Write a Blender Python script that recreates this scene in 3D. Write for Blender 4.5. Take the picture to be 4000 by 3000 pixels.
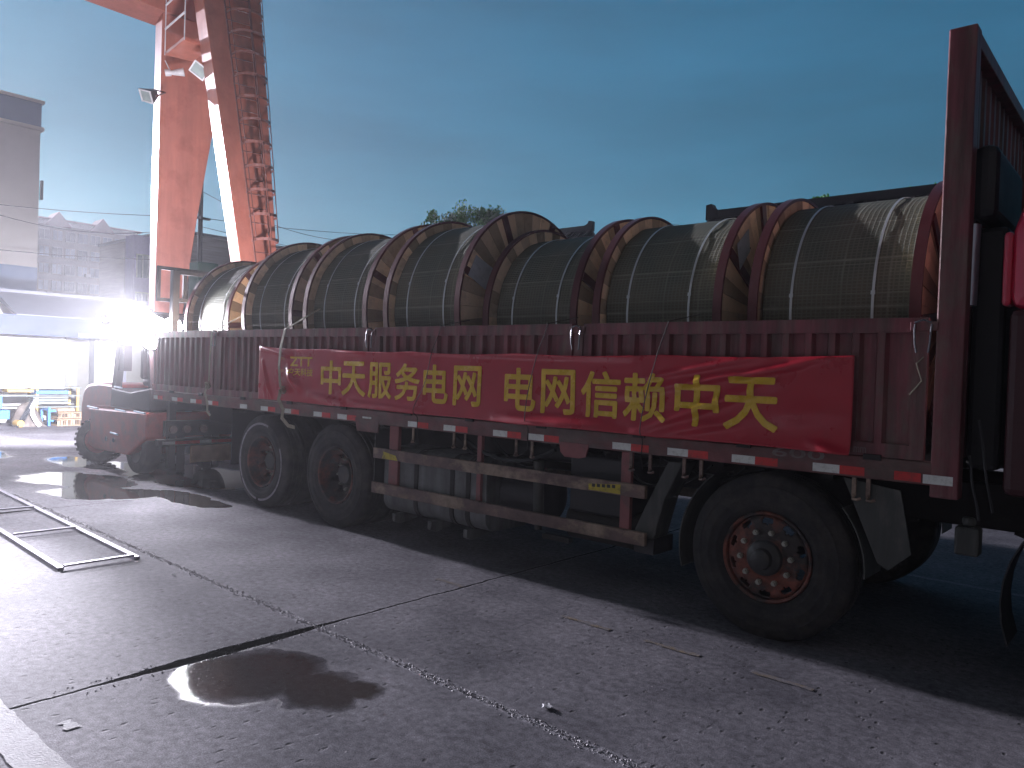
import bpy, bmesh, math, random
from mathutils import Vector, Matrix, Euler, noise
R = math.radians
random.seed(7)
S = bpy.context.scene
for o in list(bpy.data.objects): bpy.data.objects.remove(o)

# ------------------------------------------------------------------ camera, world, sun, exposure
YAW, PITCH, ROLL, FOC = 0.856053, 0.0164248, 0.0342957, 3003.32
F = Vector((-math.cos(YAW)*math.cos(PITCH), math.sin(YAW)*math.cos(PITCH), -math.sin(PITCH)))
RT = Vector((math.sin(YAW), math.cos(YAW), 0)); UP = RT.cross(F)
R2 = RT*math.cos(ROLL)+UP*math.sin(ROLL); U2 = -RT*math.sin(ROLL)+UP*math.cos(ROLL)
cam = bpy.data.cameras.new("camera"); camo = bpy.data.objects.new("camera", cam); S.collection.objects.link(camo)
camo.matrix_world = Matrix(((R2.x, U2.x, -F.x, 0), (R2.y, U2.y, -F.y, -4.80281), (R2.z, U2.z, -F.z, 1.67583), (0, 0, 0, 1)))
cam.sensor_width = 36; cam.lens = 36*FOC/4000; cam.clip_end = 3000; cam.clip_start = .05
S.camera = camo

SKY_FILL = .70
SKYC = (.29, .98, 1.30, 1)
HAZE = .00095
SUN_EL, SUN_AZ = R(12), R(.5)          # light comes from -X, a hair from +Y
S.world = bpy.data.worlds.new("World"); S.world.use_nodes = True
nt = S.world.node_tree; N = nt.nodes; L = nt.links
bg = N['Background']
sky = N.new('ShaderNodeTexSky'); sky.sky_type = 'NISHITA'; sky.sun_disc = False
sky.sun_elevation = R(3.0); sky.sun_rotation = R(-91.0); sky.ozone_density = 3.0; sky.dust_density = 1.0; sky.air_density = 1.0
mul = N.new('ShaderNodeMix'); mul.data_type = 'RGBA'; mul.blend_type = 'MULTIPLY'; mul.inputs[0].default_value = 1
mul.inputs[7].default_value = SKYC

tc = N.new('ShaderNodeTexCoord'); mp = N.new('ShaderNodeMapping'); mp.inputs['Scale'].default_value = (1.2, 1.2, 5.0); mp.inputs['Rotation'].default_value = (.3, .2, 0)
nz = N.new('ShaderNodeTexNoise'); nz.inputs['Scale'].default_value = 1.6; nz.inputs['Detail'].default_value = 5; nz.inputs['Roughness'].default_value = .55
rmp = N.new('ShaderNodeMapRange'); rmp.inputs[1].default_value = .3; rmp.inputs[2].default_value = .7; rmp.inputs[3].default_value = .76; rmp.inputs[4].default_value = 1.2
mul2 = N.new('ShaderNodeVectorMath'); mul2.operation = 'SCALE'
L.new(tc.outputs['Generated'], mp.inputs[0]); L.new(mp.outputs[0], nz.inputs['Vector']); L.new(nz.outputs[0], rmp.inputs[0])
gmn = N.new('ShaderNodeGamma'); gmn.inputs[1].default_value = .55; L.new(sky.outputs[0], gmn.inputs[0]); L.new(gmn.outputs[0], mul.inputs[6]); L.new(mul.outputs[2], mul2.inputs[0]); L.new(rmp.outputs[0], mul2.inputs['Scale'])
# the dusk sky is brightest over the yard beyond the truck and dim overhead and behind the camera
fd = N.new('ShaderNodeVectorMath'); fd.operation = 'DOT_PRODUCT'; fd.inputs[1].default_value = (-.66, .75, -.15); L.new(tc.outputs['Generated'], fd.inputs[0])
fr = N.new('ShaderNodeMapRange'); fr.interpolation_type = 'SMOOTHSTEP'; fr.inputs[1].default_value = .0; fr.inputs[2].default_value = .8; fr.inputs[3].default_value = .16; fr.inputs[4].default_value = 1.0; L.new(fd.outputs['Value'], fr.inputs[0])
mul3 = N.new('ShaderNodeVectorMath'); mul3.operation = 'SCALE'; L.new(mul2.outputs[0], mul3.inputs[0]); L.new(fr.outputs[0], mul3.inputs['Scale'])
# warm fill added low in the sky behind the camera, lights the truck side
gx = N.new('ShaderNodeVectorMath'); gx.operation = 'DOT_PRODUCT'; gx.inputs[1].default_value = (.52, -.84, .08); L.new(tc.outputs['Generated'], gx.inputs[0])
gm = N.new('ShaderNodeMapRange'); gm.interpolation_type = 'SMOOTHSTEP'; gm.inputs[1].default_value = .15; gm.inputs[2].default_value = 1.0; gm.inputs[3].default_value = 0; gm.inputs[4].default_value = SKY_FILL; L.new(gx.outputs['Value'], gm.inputs[0])
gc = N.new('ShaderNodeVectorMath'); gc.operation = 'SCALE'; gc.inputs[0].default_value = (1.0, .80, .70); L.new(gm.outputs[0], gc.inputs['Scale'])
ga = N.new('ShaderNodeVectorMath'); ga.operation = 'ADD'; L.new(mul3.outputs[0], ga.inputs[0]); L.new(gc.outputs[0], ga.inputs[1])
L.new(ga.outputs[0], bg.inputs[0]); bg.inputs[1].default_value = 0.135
sd = bpy.data.lights.new("sun", 'SUN'); sd.energy = 5.0; sd.angle = R(0.8); sd.color = (.90, .86, 1.0)
so = bpy.data.objects.new("sun", sd); S.collection.objects.link(so)
d = Vector((math.cos(SUN_EL)*math.cos(SUN_AZ), -math.cos(SUN_EL)*math.sin(SUN_AZ), -math.sin(SUN_EL)))
so.rotation_euler = d.to_track_quat('-Z', 'Y').to_euler(); so.location = (-60, 0, 20)
S.view_settings.view_transform = 'Standard'; S.view_settings.look = 'None'; S.view_settings.gamma = 1
S.view_settings.exposure = .45
S.render.engine = 'CYCLES'

# ------------------------------------------------------------------ object helpers
ORG = {}
def _link(o, parent):
    S.collection.objects.link(o)
    if parent is not None: o.parent = parent
    return o
def thing(name, label, cat, loc=(0, 0, 0), rz=0, group=None):
    o = bpy.data.objects.new(name, None); o.location = loc; o.rotation_euler = (0, 0, rz); o.empty_display_size = .2
    S.collection.objects.link(o); o['label'] = label; o['category'] = cat
    if group: o['group'] = group
    ORG[o.name] = Vector(loc) if rz == 0 else Vector((0, 0, 0)); return o
def tag(o, label, cat, group=None):
    o['label'] = label; o['category'] = cat
    if group: o['group'] = group
    return o
def struct(o, kind='structure'):
    o['kind'] = kind; return o

class MB:
    def __init__(s): s.v = []; s.f = []; s.m = []; s.tone = []; s.ct = 1.0; s.cm = 0
    def add(s, vs, fs):
        b = len(s.v); s.v += [tuple(v) for v in vs]
        for f in fs: s.f.append([b+i for i in f]); s.m.append(s.cm); s.tone.append(s.ct)
        return s
    def box(s, x0, x1, y0, y1, z0, z1, rot=None, piv=None):
        vs = [Vector((x, y, z)) for x in (x0, x1) for y in (y0, y1) for z in (z0, z1)]
        if rot is not None:
            pv = Vector(piv) if piv is not None else Vector(((x0+x1)/2, (y0+y1)/2, (z0+z1)/2)); M = Euler(rot).to_matrix()
            vs = [pv+M@(v-pv) for v in vs]
        return s.add(vs, [(0, 1, 3, 2), (4, 6, 7, 5), (0, 4, 5, 1), (2, 3, 7, 6), (0, 2, 6, 4), (1, 5, 7, 3)])
    def beam(s, a, b, w, h, up=(0, 0, 1), w2=None, h2=None):
        a = Vector(a); b = Vector(b); d = (b-a).normalized(); u = Vector(up); sd_ = d.cross(u)
        if sd_.length < 1e-3: sd_ = d.cross(Vector((1, 0, 0)))
        sd_.normalize(); u = sd_.cross(d); w2 = w2 or w; h2 = h2 or h
        vs = [a+sd_*i*w/2+u*j*h/2 for i, j in ((-1, -1), (1, -1), (1, 1), (-1, 1))]+[b+sd_*i*w2/2+u*j*h2/2 for i, j in ((-1, -1), (1, -1), (1, 1), (-1, 1))]
        return s.add(vs, [(0, 3, 2, 1), (4, 5, 6, 7), (0, 1, 5, 4), (1, 2, 6, 5), (2, 3, 7, 6), (3, 0, 4, 7)])
    def cyl(s, a, b, r, n=16, r2=None, cap=True):
        a = Vector(a); b = Vector(b); d = (b-a).normalized(); t = Vector((0, 0, 1)) if abs(d.z) < .9 else Vector((1, 0, 0))
        p = d.cross(t).normalized(); q = d.cross(p); r2 = r if r2 is None else r2
        vs = []
        for c, rr in ((a, r), (b, r2)):
            for i in range(n):
                w = 2*math.pi*i/n; vs.append(c+p*math.cos(w)*rr+q*math.sin(w)*rr)
        fs = [(i, (i+1) % n, n+(i+1) % n, n+i) for i in range(n)]
        if cap: fs += [tuple(range(n-1, -1, -1)), tuple(range(n, 2*n))]
        return s.add(vs, fs)
    def tube(s, pts, r, n=8, closed=False):
        pts = [Vector(p) for p in pts]; k = len(pts); vs = []; pr = None
        for i, p in enumerate(pts):
            if closed: d = (pts[(i+1) % k]-pts[i-1])
            else: d = pts[min(i+1, k-1)]-pts[max(i-1, 0)]
            d.normalize()
            if pr is None:
                t = Vector((0, 0, 1)) if abs(d.z) < .9 else Vector((1, 0, 0)); pr = d.cross(t).normalized()
            pr = (pr-d*pr.dot(d)).normalized(); q = d.cross(pr)
            rr = r[i] if isinstance(r, (list, tuple)) else r
            for j in range(n):
                w = 2*math.pi*j/n; vs.append(p+pr*math.cos(w)*rr+q*math.sin(w)*rr)
        fs = []
        for i in range(k if closed else k-1):
            for j in range(n):
                a = i*n+j; b = i*n+(j+1) % n; c = ((i+1) % k)*n+(j+1) % n; e = ((i+1) % k)*n+j; fs.append((a, b, c, e))
        if not closed: fs += [tuple(range(n-1, -1, -1)), tuple(range((k-1)*n, k*n))]
        return s.add(vs, fs)
    def ribbon(s, pts, w, t, side=(1, 0, 0)):
        pts = [Vector(p) for p in pts]; k = len(pts); vs = []
        for i, p in enumerate(pts):
            d = (pts[min(i+1, k-1)]-pts[max(i-1, 0)]).normalized(); sdv = Vector(side); nn = d.cross(sdv)
            nn.normalize(); sdv = nn.cross(d).normalized()
            for a, b in ((-1, -1), (1, -1), (1, 1), (-1, 1)): vs.append(p+sdv*a*w/2+nn*b*t/2)
        fs = []
        for i in range(k-1):
            for j in range(4): fs.append((i*4+j, i*4+(j+1) % 4, i*4+4+(j+1) % 4, i*4+4+j))
        fs += [(3, 2, 1, 0), tuple(range((k-1)*4, k*4))]
        return s.add(vs, fs)
    def lathe(s, prof, c=(0, 0, 0), axis='Y', n=48, closed=True, a0=0, a1=2*math.pi):
        c = Vector(c); k = len(prof); vs = []; full = abs(a1-a0-2*math.pi) < 1e-6; m = n if full else n+1
        for i in range(m):
            w = a0+(a1-a0)*i/n; cs, sn = math.cos(w), math.sin(w)
            for t, r in prof:
                if axis == 'Y': vs.append(c+Vector((r*cs, t, r*sn)))
                elif axis == 'X': vs.append(c+Vector((t, -r*sn, r*cs)))
                else: vs.append(c+Vector((r*cs, r*sn, t)))
        fs = []
        for i in range(n):
            ii = (i+1) % m if full else i+1
            for j in range(k if closed else k-1):
                jj = (j+1) % k; fs.append((i*k+j, ii*k+j, ii*k+jj, i*k+jj))
        return s.add(vs, fs)
    def prism(s, poly, axis, lo, hi):
        n = len(poly); vs = []
        for t in (lo, hi):
            for a, b in poly: vs.append((t, a, b) if axis == 'X' else (a, t, b) if axis == 'Y' else (a, b, t))
        fs = [(i, (i+1) % n, n+(i+1) % n, n+i) for i in range(n)]+[tuple(range(n-1, -1, -1)), tuple(range(n, 2*n))]
        return s.add(vs, fs)
    def build(s, name, mat, parent=None, smooth=False, bevel=0, org=None, autos=35):
        me = bpy.data.meshes.new(name)
        if org is None: org = ORG.get(parent.name, Vector((0, 0, 0))) if parent is not None else Vector((0, 0, 0))
        org = Vector(org)
        me.from_pydata([tuple(Vector(v)-org) for v in s.v], [], s.f)
        mats = mat if isinstance(mat, (list, tuple)) else [mat]
        for m in mats: me.materials.append(m)
        me.polygons.foreach_set('material_index', s.m)
        at = me.attributes.new('tone', 'FLOAT', 'FACE'); at.data.foreach_set('value', s.tone)
        bm = bmesh.new(); bm.from_mesh(me); bmesh.ops.recalc_face_normals(bm, faces=bm.faces)
        if smooth:
            for f in bm.faces: f.smooth = True
            for e in bm.edges:
                if len(e.link_faces) == 2 and e.calc_face_angle(0) > R(autos): e.smooth = False
        bm.to_mesh(me); bm.free()
        o = bpy.data.objects.new(name, me)
        if parent is None: o.location = org
        _link(o, parent); ORG[o.name] = org
        if bevel:
            b = o.modifiers.new('bevel', 'BEVEL'); b.width = bevel; b.segments = 2; b.limit_method = 'ANGLE'; b.angle_limit = R(40)
        return o

# ------------------------------------------------------------------ materials
def nmat(name, col, rough=.6, metal=0, var=.25, scale=6, dirt=None, dirt_amt=.5, dirt_scale=2.5, bump=.15, bscale=60, spec=.5, tone=False, stretch=(1, 1, 1), coat=0, rv=.12, dlo=.5, dhi=.68, streak=0, sk=(9, 9, .5)):
    m = bpy.data.materials.new(name); m.use_nodes = True; t = m.node_tree; n = t.nodes; l = t.links; p = n['Principled BSDF']
    tcn = n.new('ShaderNodeTexCoord'); mpn = n.new('ShaderNodeMapping'); mpn.inputs['Scale'].default_value = stretch
    l.new(tcn.outputs['Object'], mpn.inputs[0])
    a = n.new('ShaderNodeTexNoise'); a.inputs['Scale'].default_value = scale; a.inputs['Detail'].default_value = 6; a.inputs['Roughness'].default_value = .6
    l.new(mpn.outputs[0], a.inputs['Vector'])
    mr = n.new('ShaderNodeMapRange'); mr.inputs[1].default_value = .25; mr.inputs[2].default_value = .75; mr.inputs[3].default_value = 1-var; mr.inputs[4].default_value = 1+var
    l.new(a.outputs[0], mr.inputs[0])
    vs = n.new('ShaderNodeVectorMath'); vs.operation = 'SCALE'; vs.inputs[0].default_value = col[:3]; l.new(mr.outputs[0], vs.inputs['Scale'])
    cur = vs.outputs[0]
    if dirt:
        b = n.new('ShaderNodeTexNoise'); b.inputs['Scale'].default_value = dirt_scale; b.inputs['Detail'].default_value = 9; b.inputs['Roughness'].default_value = .7
        l.new(mpn.outputs[0], b.inputs['Vector'])
        r2 = n.new('ShaderNodeMapRange'); r2.inputs[1].default_value = dlo; r2.inputs[2].default_value = dhi; r2.inputs[4].default_value = dirt_amt; l.new(b.outputs[0], r2.inputs[0])
        mx = n.new('ShaderNodeMix'); mx.data_type = 'RGBA'; mx.inputs[7].default_value = (*dirt[:3], 1)
        l.new(r2.outputs[0], mx.inputs[0]); l.new(cur, mx.inputs[6]); cur = mx.outputs[2]
    if streak:
        m3 = n.new('ShaderNodeMapping'); m3.inputs['Scale'].default_value = sk; l.new(tcn.outputs['Object'], m3.inputs[0])
        e = n.new('ShaderNodeTexNoise'); e.inputs['Scale'].default_value = 1.5; e.inputs['Detail'].default_value = 8; e.inputs['Roughness'].default_value = .65; l.new(m3.outputs[0], e.inputs['Vector'])
        r3 = n.new('ShaderNodeMapRange'); r3.inputs[1].default_value = .35; r3.inputs[2].default_value = .7; r3.inputs[3].default_value = 1+streak*.4; r3.inputs[4].default_value = 1-streak; l.new(e.outputs[0], r3.inputs[0])
        v3 = n.new('ShaderNodeVectorMath'); v3.operation = 'SCALE'; l.new(cur, v3.inputs[0]); l.new(r3.outputs[0], v3.inputs['Scale']); cur = v3.outputs[0]
    if tone:
        at = n.new('ShaderNodeAttribute'); at.attribute_name = 'tone'
        v2 = n.new('ShaderNodeVectorMath'); v2.operation = 'SCALE'; l.new(cur, v2.inputs[0]); l.new(at.outputs['Fac'], v2.inputs['Scale']); cur = v2.outputs[0]
    l.new(cur, p.inputs['Base Color'])
    rr = n.new('ShaderNodeMapRange'); rr.inputs[3].default_value = max(.03, rough-rv); rr.inputs[4].default_value = min(1, rough+rv); l.new(a.outputs[0], rr.inputs[0]); l.new(rr.outputs[0], p.inputs['Roughness'])
    p.inputs['Metallic'].default_value = metal; p.inputs['Specular IOR Level'].default_value = spec
    if coat: p.inputs['Coat Weight'].default_value = coat; p.inputs['Coat Roughness'].default_value = .15
    if bump:
        c = n.new('ShaderNodeTexNoise'); c.inputs['Scale'].default_value = bscale; c.inputs['Detail'].default_value = 4; l.new(mpn.outputs[0], c.inputs['Vector'])
        bp = n.new('ShaderNodeBump'); bp.inputs['Strength'].default_value = bump; bp.inputs['Distance'].default_value = .01; l.new(c.outputs[0], bp.inputs['Height']); l.new(bp.outputs[0], p.inputs['Normal'])
    return m
def emat(name, col, st):
    m = bpy.data.materials.new(name); m.use_nodes = True; p = m.node_tree.nodes['Principled BSDF']
    p.inputs['Base Color'].default_value = (*col, 1); p.inputs['Emission Color'].default_value = (*col, 1); p.inputs['Emission Strength'].default_value = st; return m

M_truck = nmat('truck_maroon_paint', (.20, .052, .062), .48, dirt=(.165, .115, .095), dirt_amt=.8, dirt_scale=4.5, dlo=.44, dhi=.64, streak=.55, stretch=(1.6, 1.6, .5), bump=.25, bscale=40, scale=4, var=.35)
M_beam = nmat('floor_beam_paint', (.17, .05, .05), .5, streak=.4, sk=(5, 5, 5), dlo=.42, dhi=.6, dirt=(.12, .09, .075), dirt_amt=.8, dirt_scale=4, bump=.3, scale=5, var=.3, stretch=(.5, 1, 1))
M_chassis = nmat('chassis_grime', (.022, .020, .020), .75, dirt=(.05, .04, .033), dirt_amt=.6, scale=5)
M_tyre = nmat('tyre_rubber', (.020, .020, .022), .82, dirt=(.058, .050, .045), dirt_amt=.75, dirt_scale=4, scale=12, streak=.35, sk=(10, 10, 10), dlo=.45, dhi=.62, bump=.35)
M_rim = nmat('rim_orange_paint', (.24, .068, .042), .6, dirt=(.045, .036, .034), dirt_amt=1.0, dirt_scale=3.4, dlo=.40, dhi=.56, streak=.4, sk=(12, 12, 12), bump=.3, scale=14, var=.4)
M_hub = nmat('hub_grease', (.035, .035, .035), .45, dirt=(.09, .07, .05), dirt_amt=.5, dirt_scale=9)
M_nut = nmat('nut_steel', (.42, .42, .36), .4, .6, dirt=(.12, .08, .05), dirt_amt=.5, dirt_scale=30)
M_tank = nmat('tank_aluminium', (.15, .155, .155), .65, .1, streak=.5, sk=(6, 6, 1), dirt=(.10, .095, .09), dirt_amt=.8, dirt_scale=3, scale=4, var=.3, stretch=(.6, 1, 1))
M_guard = nmat('side_guard_rust', (.16, .10, .085), .6, streak=.4, sk=(6, 6, 6), dlo=.48, dhi=.6, dirt=(.36, .27, .19), dirt_amt=.85, dirt_scale=3.2, bump=.4, scale=6, var=.4, stretch=(.6, 1, 1))
M_guardpost = nmat('guard_post_paint', (.27, .09, .09), .6, dirt=(.10, .08, .07), dirt_amt=.7, dirt_scale=5)
M_blackp = nmat('black_plastic', (.018, .019, .022), .55, var=.2)
M_mud = nmat('mudguard_plastic', (.06, .065, .06), .6, streak=.4, dirt=(.16, .14, .12), dirt_amt=.5, dirt_scale=6, stretch=(1, 1, .4))
M_silver = nmat('galvanised_steel', (.55, .60, .70), .35, .8, var=.15, scale=10)
M_latch = nmat('latch_steel', (.22, .22, .24), .3, .8, var=.3)
M_cab = nmat('cab_red_paint', (.62, .02, .07), .3, var=.15, coat=.5, bump=.05)
M_cabdark = nmat('cab_lower_paint', (.05, .008, .012), .5, var=.2, bump=.1)
M_glass = nmat('cab_glass', (.02, .02, .025), .1, var=.05, bump=0, rv=.02)
M_tapew = nmat('reflective_white', (.72, .74, .70), .45, dirt=(.35, .34, .30), dirt_amt=.6, dirt_scale=25, var=.12, bump=.1)
M_taper = nmat('reflective_red', (.62, .03, .03), .45, dirt=(.25, .05, .04), dirt_amt=.7, dirt_scale=20, var=.2, bump=.1)
M_yellow = nmat('yellow_sticker', (.50, .40, .04), .6, dirt=(.12, .08, .05), dirt_amt=.85, dirt_scale=14, var=.3)
M_ink = nmat('black_print', (.03, .03, .03), .6)
M_white = nmat('white_stencil', (.20, .165, .16), .7, dirt=(.15, .07, .06), dirt_amt=.8, dirt_scale=22)
M_wood = nmat('reel_planks', (.82, .63, .42), .75, dirt=(.38, .25, .15), dirt_amt=.5, dirt_scale=9, tone=True, var=.35, scale=9, bump=.4, stretch=(1, 1, 1))
M_reelrim = nmat('reel_rim_steel', (.12, .032, .036), .40, .2, dirt=(.07, .035, .035), dirt_amt=.6, dirt_scale=6, var=.25)
M_band = nmat('steel_band', (.62, .66, .66), .35, .4, var=.15)
M_sheet = nmat('plastic_label', (.42, .46, .50), .4, dirt=(.25, .28, .32), dirt_amt=.5, dirt_scale=16, var=.15)
M_strapm = nmat('webbing_strap', (.36, .32, .24), .8, dirt=(.16, .13, .10), dirt_amt=.5, dirt_scale=14, bump=.4, bscale=200)
M_rope = nmat('thin_rope', (.035, .03, .03), .8)
M_fork = nmat('forklift_red_paint', (.42, .07, .05), .42, dirt=(.12, .07, .06), dirt_amt=.6, dirt_scale=4, var=.25, coat=.2)
M_forkdark = nmat('forklift_dark_steel', (.022, .022, .026), .5, .1, dirt=(.05, .04, .035), dirt_amt=.4)
M_crane = nmat('crane_red_paint', (.50, .17, .12), .33, streak=.22, sk=(2.5, 2.5, .25), dirt=(.30, .07, .045), dirt_amt=.5, dirt_scale=1.2, var=.12, scale=1.5, bump=.06, bscale=25)
M_cranelad = nmat('crane_ladder_paint', (.15, .06, .05), .5)
M_lampbody = nmat('lamp_housing', (.10, .10, .11), .4, .3)
M_lampframe = nmat('lamp_frame_white', (.70, .68, .70), .4)
M_lampglass = nmat('lamp_glass', (.45, .52, .50), .12, .3, bump=0)
M_hot = emat('lamp_lens_lit', (.93, .92, 1.0), 350)
M_wall = nmat('white_wall', (.80, .79, .77), .8, dirt=(.6, .58, .55), dirt_amt=.4, dirt_scale=.8, var=.06, scale=1.2)
M_blue = nmat('blue_cladding', (.020, .036, .13), .5, var=.1, scale=1.5)
M_towerblue = nmat('dull_blue_band', (.16, .22, .34), .6, var=.1, scale=1.5)
M_roofgrey = nmat('grey_roof_sheet', (.16, .17, .21), .6, var=.15, scale=2)
M_door = nmat('door_panel_grey', (.15, .15, .14), .5, var=.1)
M_doorl = nmat('door_glass_pale', (.22, .23, .23), .25, var=.1)
M_frame = nmat('door_frame_dark', (.05, .055, .065), .5)
M_cream = nmat('cream_render', (.56, .53, .50), .85, dirt=(.42, .40, .40), dirt_amt=.5, dirt_scale=.25, var=.1, scale=.6)
M_apt = nmat('apartment_render', (.30, .29, .27), .85, var=.2, scale=.4)
M_aptwin = nmat('apartment_glazing', (.20, .23, .26), .25, var=.5, scale=.35, tone=True)
M_aptframe = nmat('window_frame_pale', (.55, .56, .55), .6)
M_rooftile = nmat('roof_tile_red', (.26, .13, .12), .8)
M_lav = nmat('lavender_render', (.42, .38, .58), .8, var=.1)
M_brick = nmat('grey_brick', (.26, .23, .21), .85, var=.3, scale=3, stretch=(.2, .2, 3), dirt=(.4, .36, .33), dirt_amt=.5)
M_tradroof = nmat('traditional_roof', (.018, .011, .016), .7, var=.3, scale=3)
M_pole = nmat('pole_concrete', (.10, .095, .10), .8)
M_wire = nmat('wire_black', (.02, .02, .022), .6)
M_leaf = nmat('leaf_green', (.06, .17, .025), .6, tone=True, var=.3, scale=2)
M_bark = nmat('bark', (.08, .06, .045), .9)
M_tblue = nmat('machine_blue_paint', (.06, .22, .55), .5, dirt=(.12, .13, .16), dirt_amt=.5, dirt_scale=4)
M_tyellow = nmat('weathered_yellow', (.52, .34, .10), .6, dirt=(.2, .14, .08), dirt_amt=.5, dirt_scale=6)
M_steelbar = nmat('stacked_steel', (.17, .20, .20), .55, .3, dirt=(.22, .15, .11), dirt_amt=.6, dirt_scale=4, stretch=(1, .3, 3))
M_timber = nmat('scrap_timber', (.42, .30, .20), .8, tone=True, dirt=(.14, .09, .06), dirt_amt=.6, dirt_scale=10)
M_tarp = nmat('grey_tarp', (.14, .12, .11), .6, dirt=(.30, .27, .24), dirt_amt=.6, dirt_scale=5, var=.3)
M_disc = nmat('cream_disc', (.70, .66, .48), .6)
M_flat = nmat('flat_steel_bar', (.33, .31, .37), .55, .2, dirt=(.22, .17, .17), dirt_amt=.5, dirt_scale=9, bump=.2)
M_paper = nmat('crumpled_paper', (.70, .70, .72), .6)
M_pipe = nmat('pale_pipe', (.45, .45, .46), .4, .2)
M_paintw = nmat('road_paint_white', (.34, .335, .35), .9, spec=.1, dirt=(.24, .23, .24), dirt_amt=.85, dirt_scale=16, var=.2, bump=.5, bscale=120)
M_painty = nmat('road_paint_yellow', (.215, .17, .115), .9, spec=.1, dlo=.40, dhi=.56, dirt=(.165, .158, .168), dirt_amt=1, dirt_scale=9, var=.3, bump=.4, bscale=120)
M_cab_green = nmat('dark_green_enamel', (.012, .03, .024), .4)

# cable drum wrap: woven mat with fine grid
def drum_mat():
    m = bpy.data.materials.new('drum_woven_wrap'); m.use_nodes = True; t = m.node_tree; n = t.nodes; l = t.links; p = n['Principled BSDF']
    tcn = n.new('ShaderNodeTexCoord'); sp = n.new('ShaderNodeSeparateXYZ'); l.new(tcn.outputs['Object'], sp.inputs[0])
    at = n.new('ShaderNodeMath'); at.operation = 'ARCTAN2'; l.new(sp.outputs['Y'], at.inputs[0]); l.new(sp.outputs['Z'], at.inputs[1])
    def line(src, k, lo, hi):
        a = n.new('ShaderNodeMath'); a.operation = 'MULTIPLY'; a.inputs[1].default_value = k; l.new(src, a.inputs[0])
        f = n.new('ShaderNodeMath'); f.operation = 'FRACT'; l.new(a.outputs[0], f.inputs[0])
        g = n.new('ShaderNodeMath'); g.operation = 'PINGPONG'; g.inputs[1].default_value = .5; l.new(f.outputs[0], g.inputs[0])
        h = n.new('ShaderNodeMapRange'); h.inputs[1].default_value = lo; h.inputs[2].default_value = hi; h.inputs[3].default_value = 1; h.inputs[4].default_value = 0; l.new(g.outputs[0], h.inputs[0]); return h.outputs[0]
    a1 = line(sp.outputs['X'], 32, .05, .22); a2 = line(at.outputs[0], 36, .05, .25)
    big = line(at.outputs[0], 2.55, .01, .03); big2 = line(at.outputs[0], 4.1, .006, .016)
    bx = line(sp.outputs['X'], 3.4, .012, .03)
    mx = n.new('ShaderNodeMath'); mx.operation = 'MAXIMUM'; l.new(a1, mx.inputs[0]); l.new(a2, mx.inputs[1])
    ns = n.new('ShaderNodeTexNoise'); ns.inputs['Scale'].default_value = 3.0; ns.inputs['Detail'].default_value = 6; l.new(tcn.outputs['Object'], ns.inputs['Vector'])
    c1 = n.new('ShaderNodeMix'); c1.data_type = 'RGBA'; c1.inputs[6].default_value = (.092, .104, .080, 1); c1.inputs[7].default_value = (.135, .125, .09, 1)
    r1 = n.new('ShaderNodeMapRange'); r1.inputs[1].default_value = .42; r1.inputs[2].default_value = .66; l.new(ns.outputs[0], r1.inputs[0]); l.new(r1.outputs[0], c1.inputs[0])
    c2 = n.new('ShaderNodeMix'); c2.data_type = 'RGBA'; c2.inputs[7].default_value = (.19, .20, .15, 1); l.new(c1.outputs[2], c2.inputs[6])
    k = n.new('ShaderNodeMath'); k.operation = 'MULTIPLY'; k.inputs[1].default_value = .5; l.new(mx.outputs[0], k.inputs[0]); l.new(k.outputs[0], c2.inputs[0])
    c3 = n.new('ShaderNodeMix'); c3.data_type = 'RGBA'; c3.inputs[7].default_value = (.30, .31, .25, 1); l.new(c2.outputs[2], c3.inputs[6])
    bm = n.new('ShaderNodeMath'); bm.operation = 'MAXIMUM'; l.new(big, bm.inputs[0]); l.new(big2, bm.inputs[1])
    bm2 = n.new('ShaderNodeMath'); bm2.operation = 'MAXIMUM'; l.new(bm.outputs[0], bm2.inputs[0]); bxs = n.new('ShaderNodeMath'); bxs.operation = 'MULTIPLY'; bxs.inputs[1].default_value = .5; l.new(bx, bxs.inputs[0]); l.new(bxs.outputs[0], bm2.inputs[1])
    n2 = n.new('ShaderNodeTexNoise'); n2.inputs['Scale'].default_value = 9; l.new(tcn.outputs['Object'], n2.inputs['Vector'])
    kk = n.new('ShaderNodeMath'); kk.operation = 'MULTIPLY'; l.new(bm2.outputs[0], kk.inputs[0]); l.new(n2.outputs[0], kk.inputs[1]); l.new(kk.outputs[0], c3.inputs[0])
    l.new(c3.outputs[2], p.inputs['Base Color']); p.inputs['Roughness'].default_value = .7; p.inputs['Specular IOR Level'].default_value = .3
    ad = n.new('ShaderNodeMath'); ad.operation = 'ADD'; l.new(mx.outputs[0], ad.inputs[0]); l.new(bm2.outputs[0], ad.inputs[1])
    bp = n.new('ShaderNodeBump'); bp.inputs['Strength'].default_value = .5; bp.inputs['Distance'].default_value = .006; l.new(ad.outputs[0], bp.inputs['Height']); l.new(bp.outputs[0], p.inputs['Normal'])
    return m
M_drum = drum_mat()

# banner vinyl
M_ban = nmat('banner_red_vinyl', (.44, .012, .03), .30, var=.12, scale=3, bump=.12, bscale=12, spec=.6)
M_bany = nmat('banner_yellow_print', (.74, .47, .03), .27, var=.15, scale=8, bump=.12, bscale=12, spec=.6)

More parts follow.
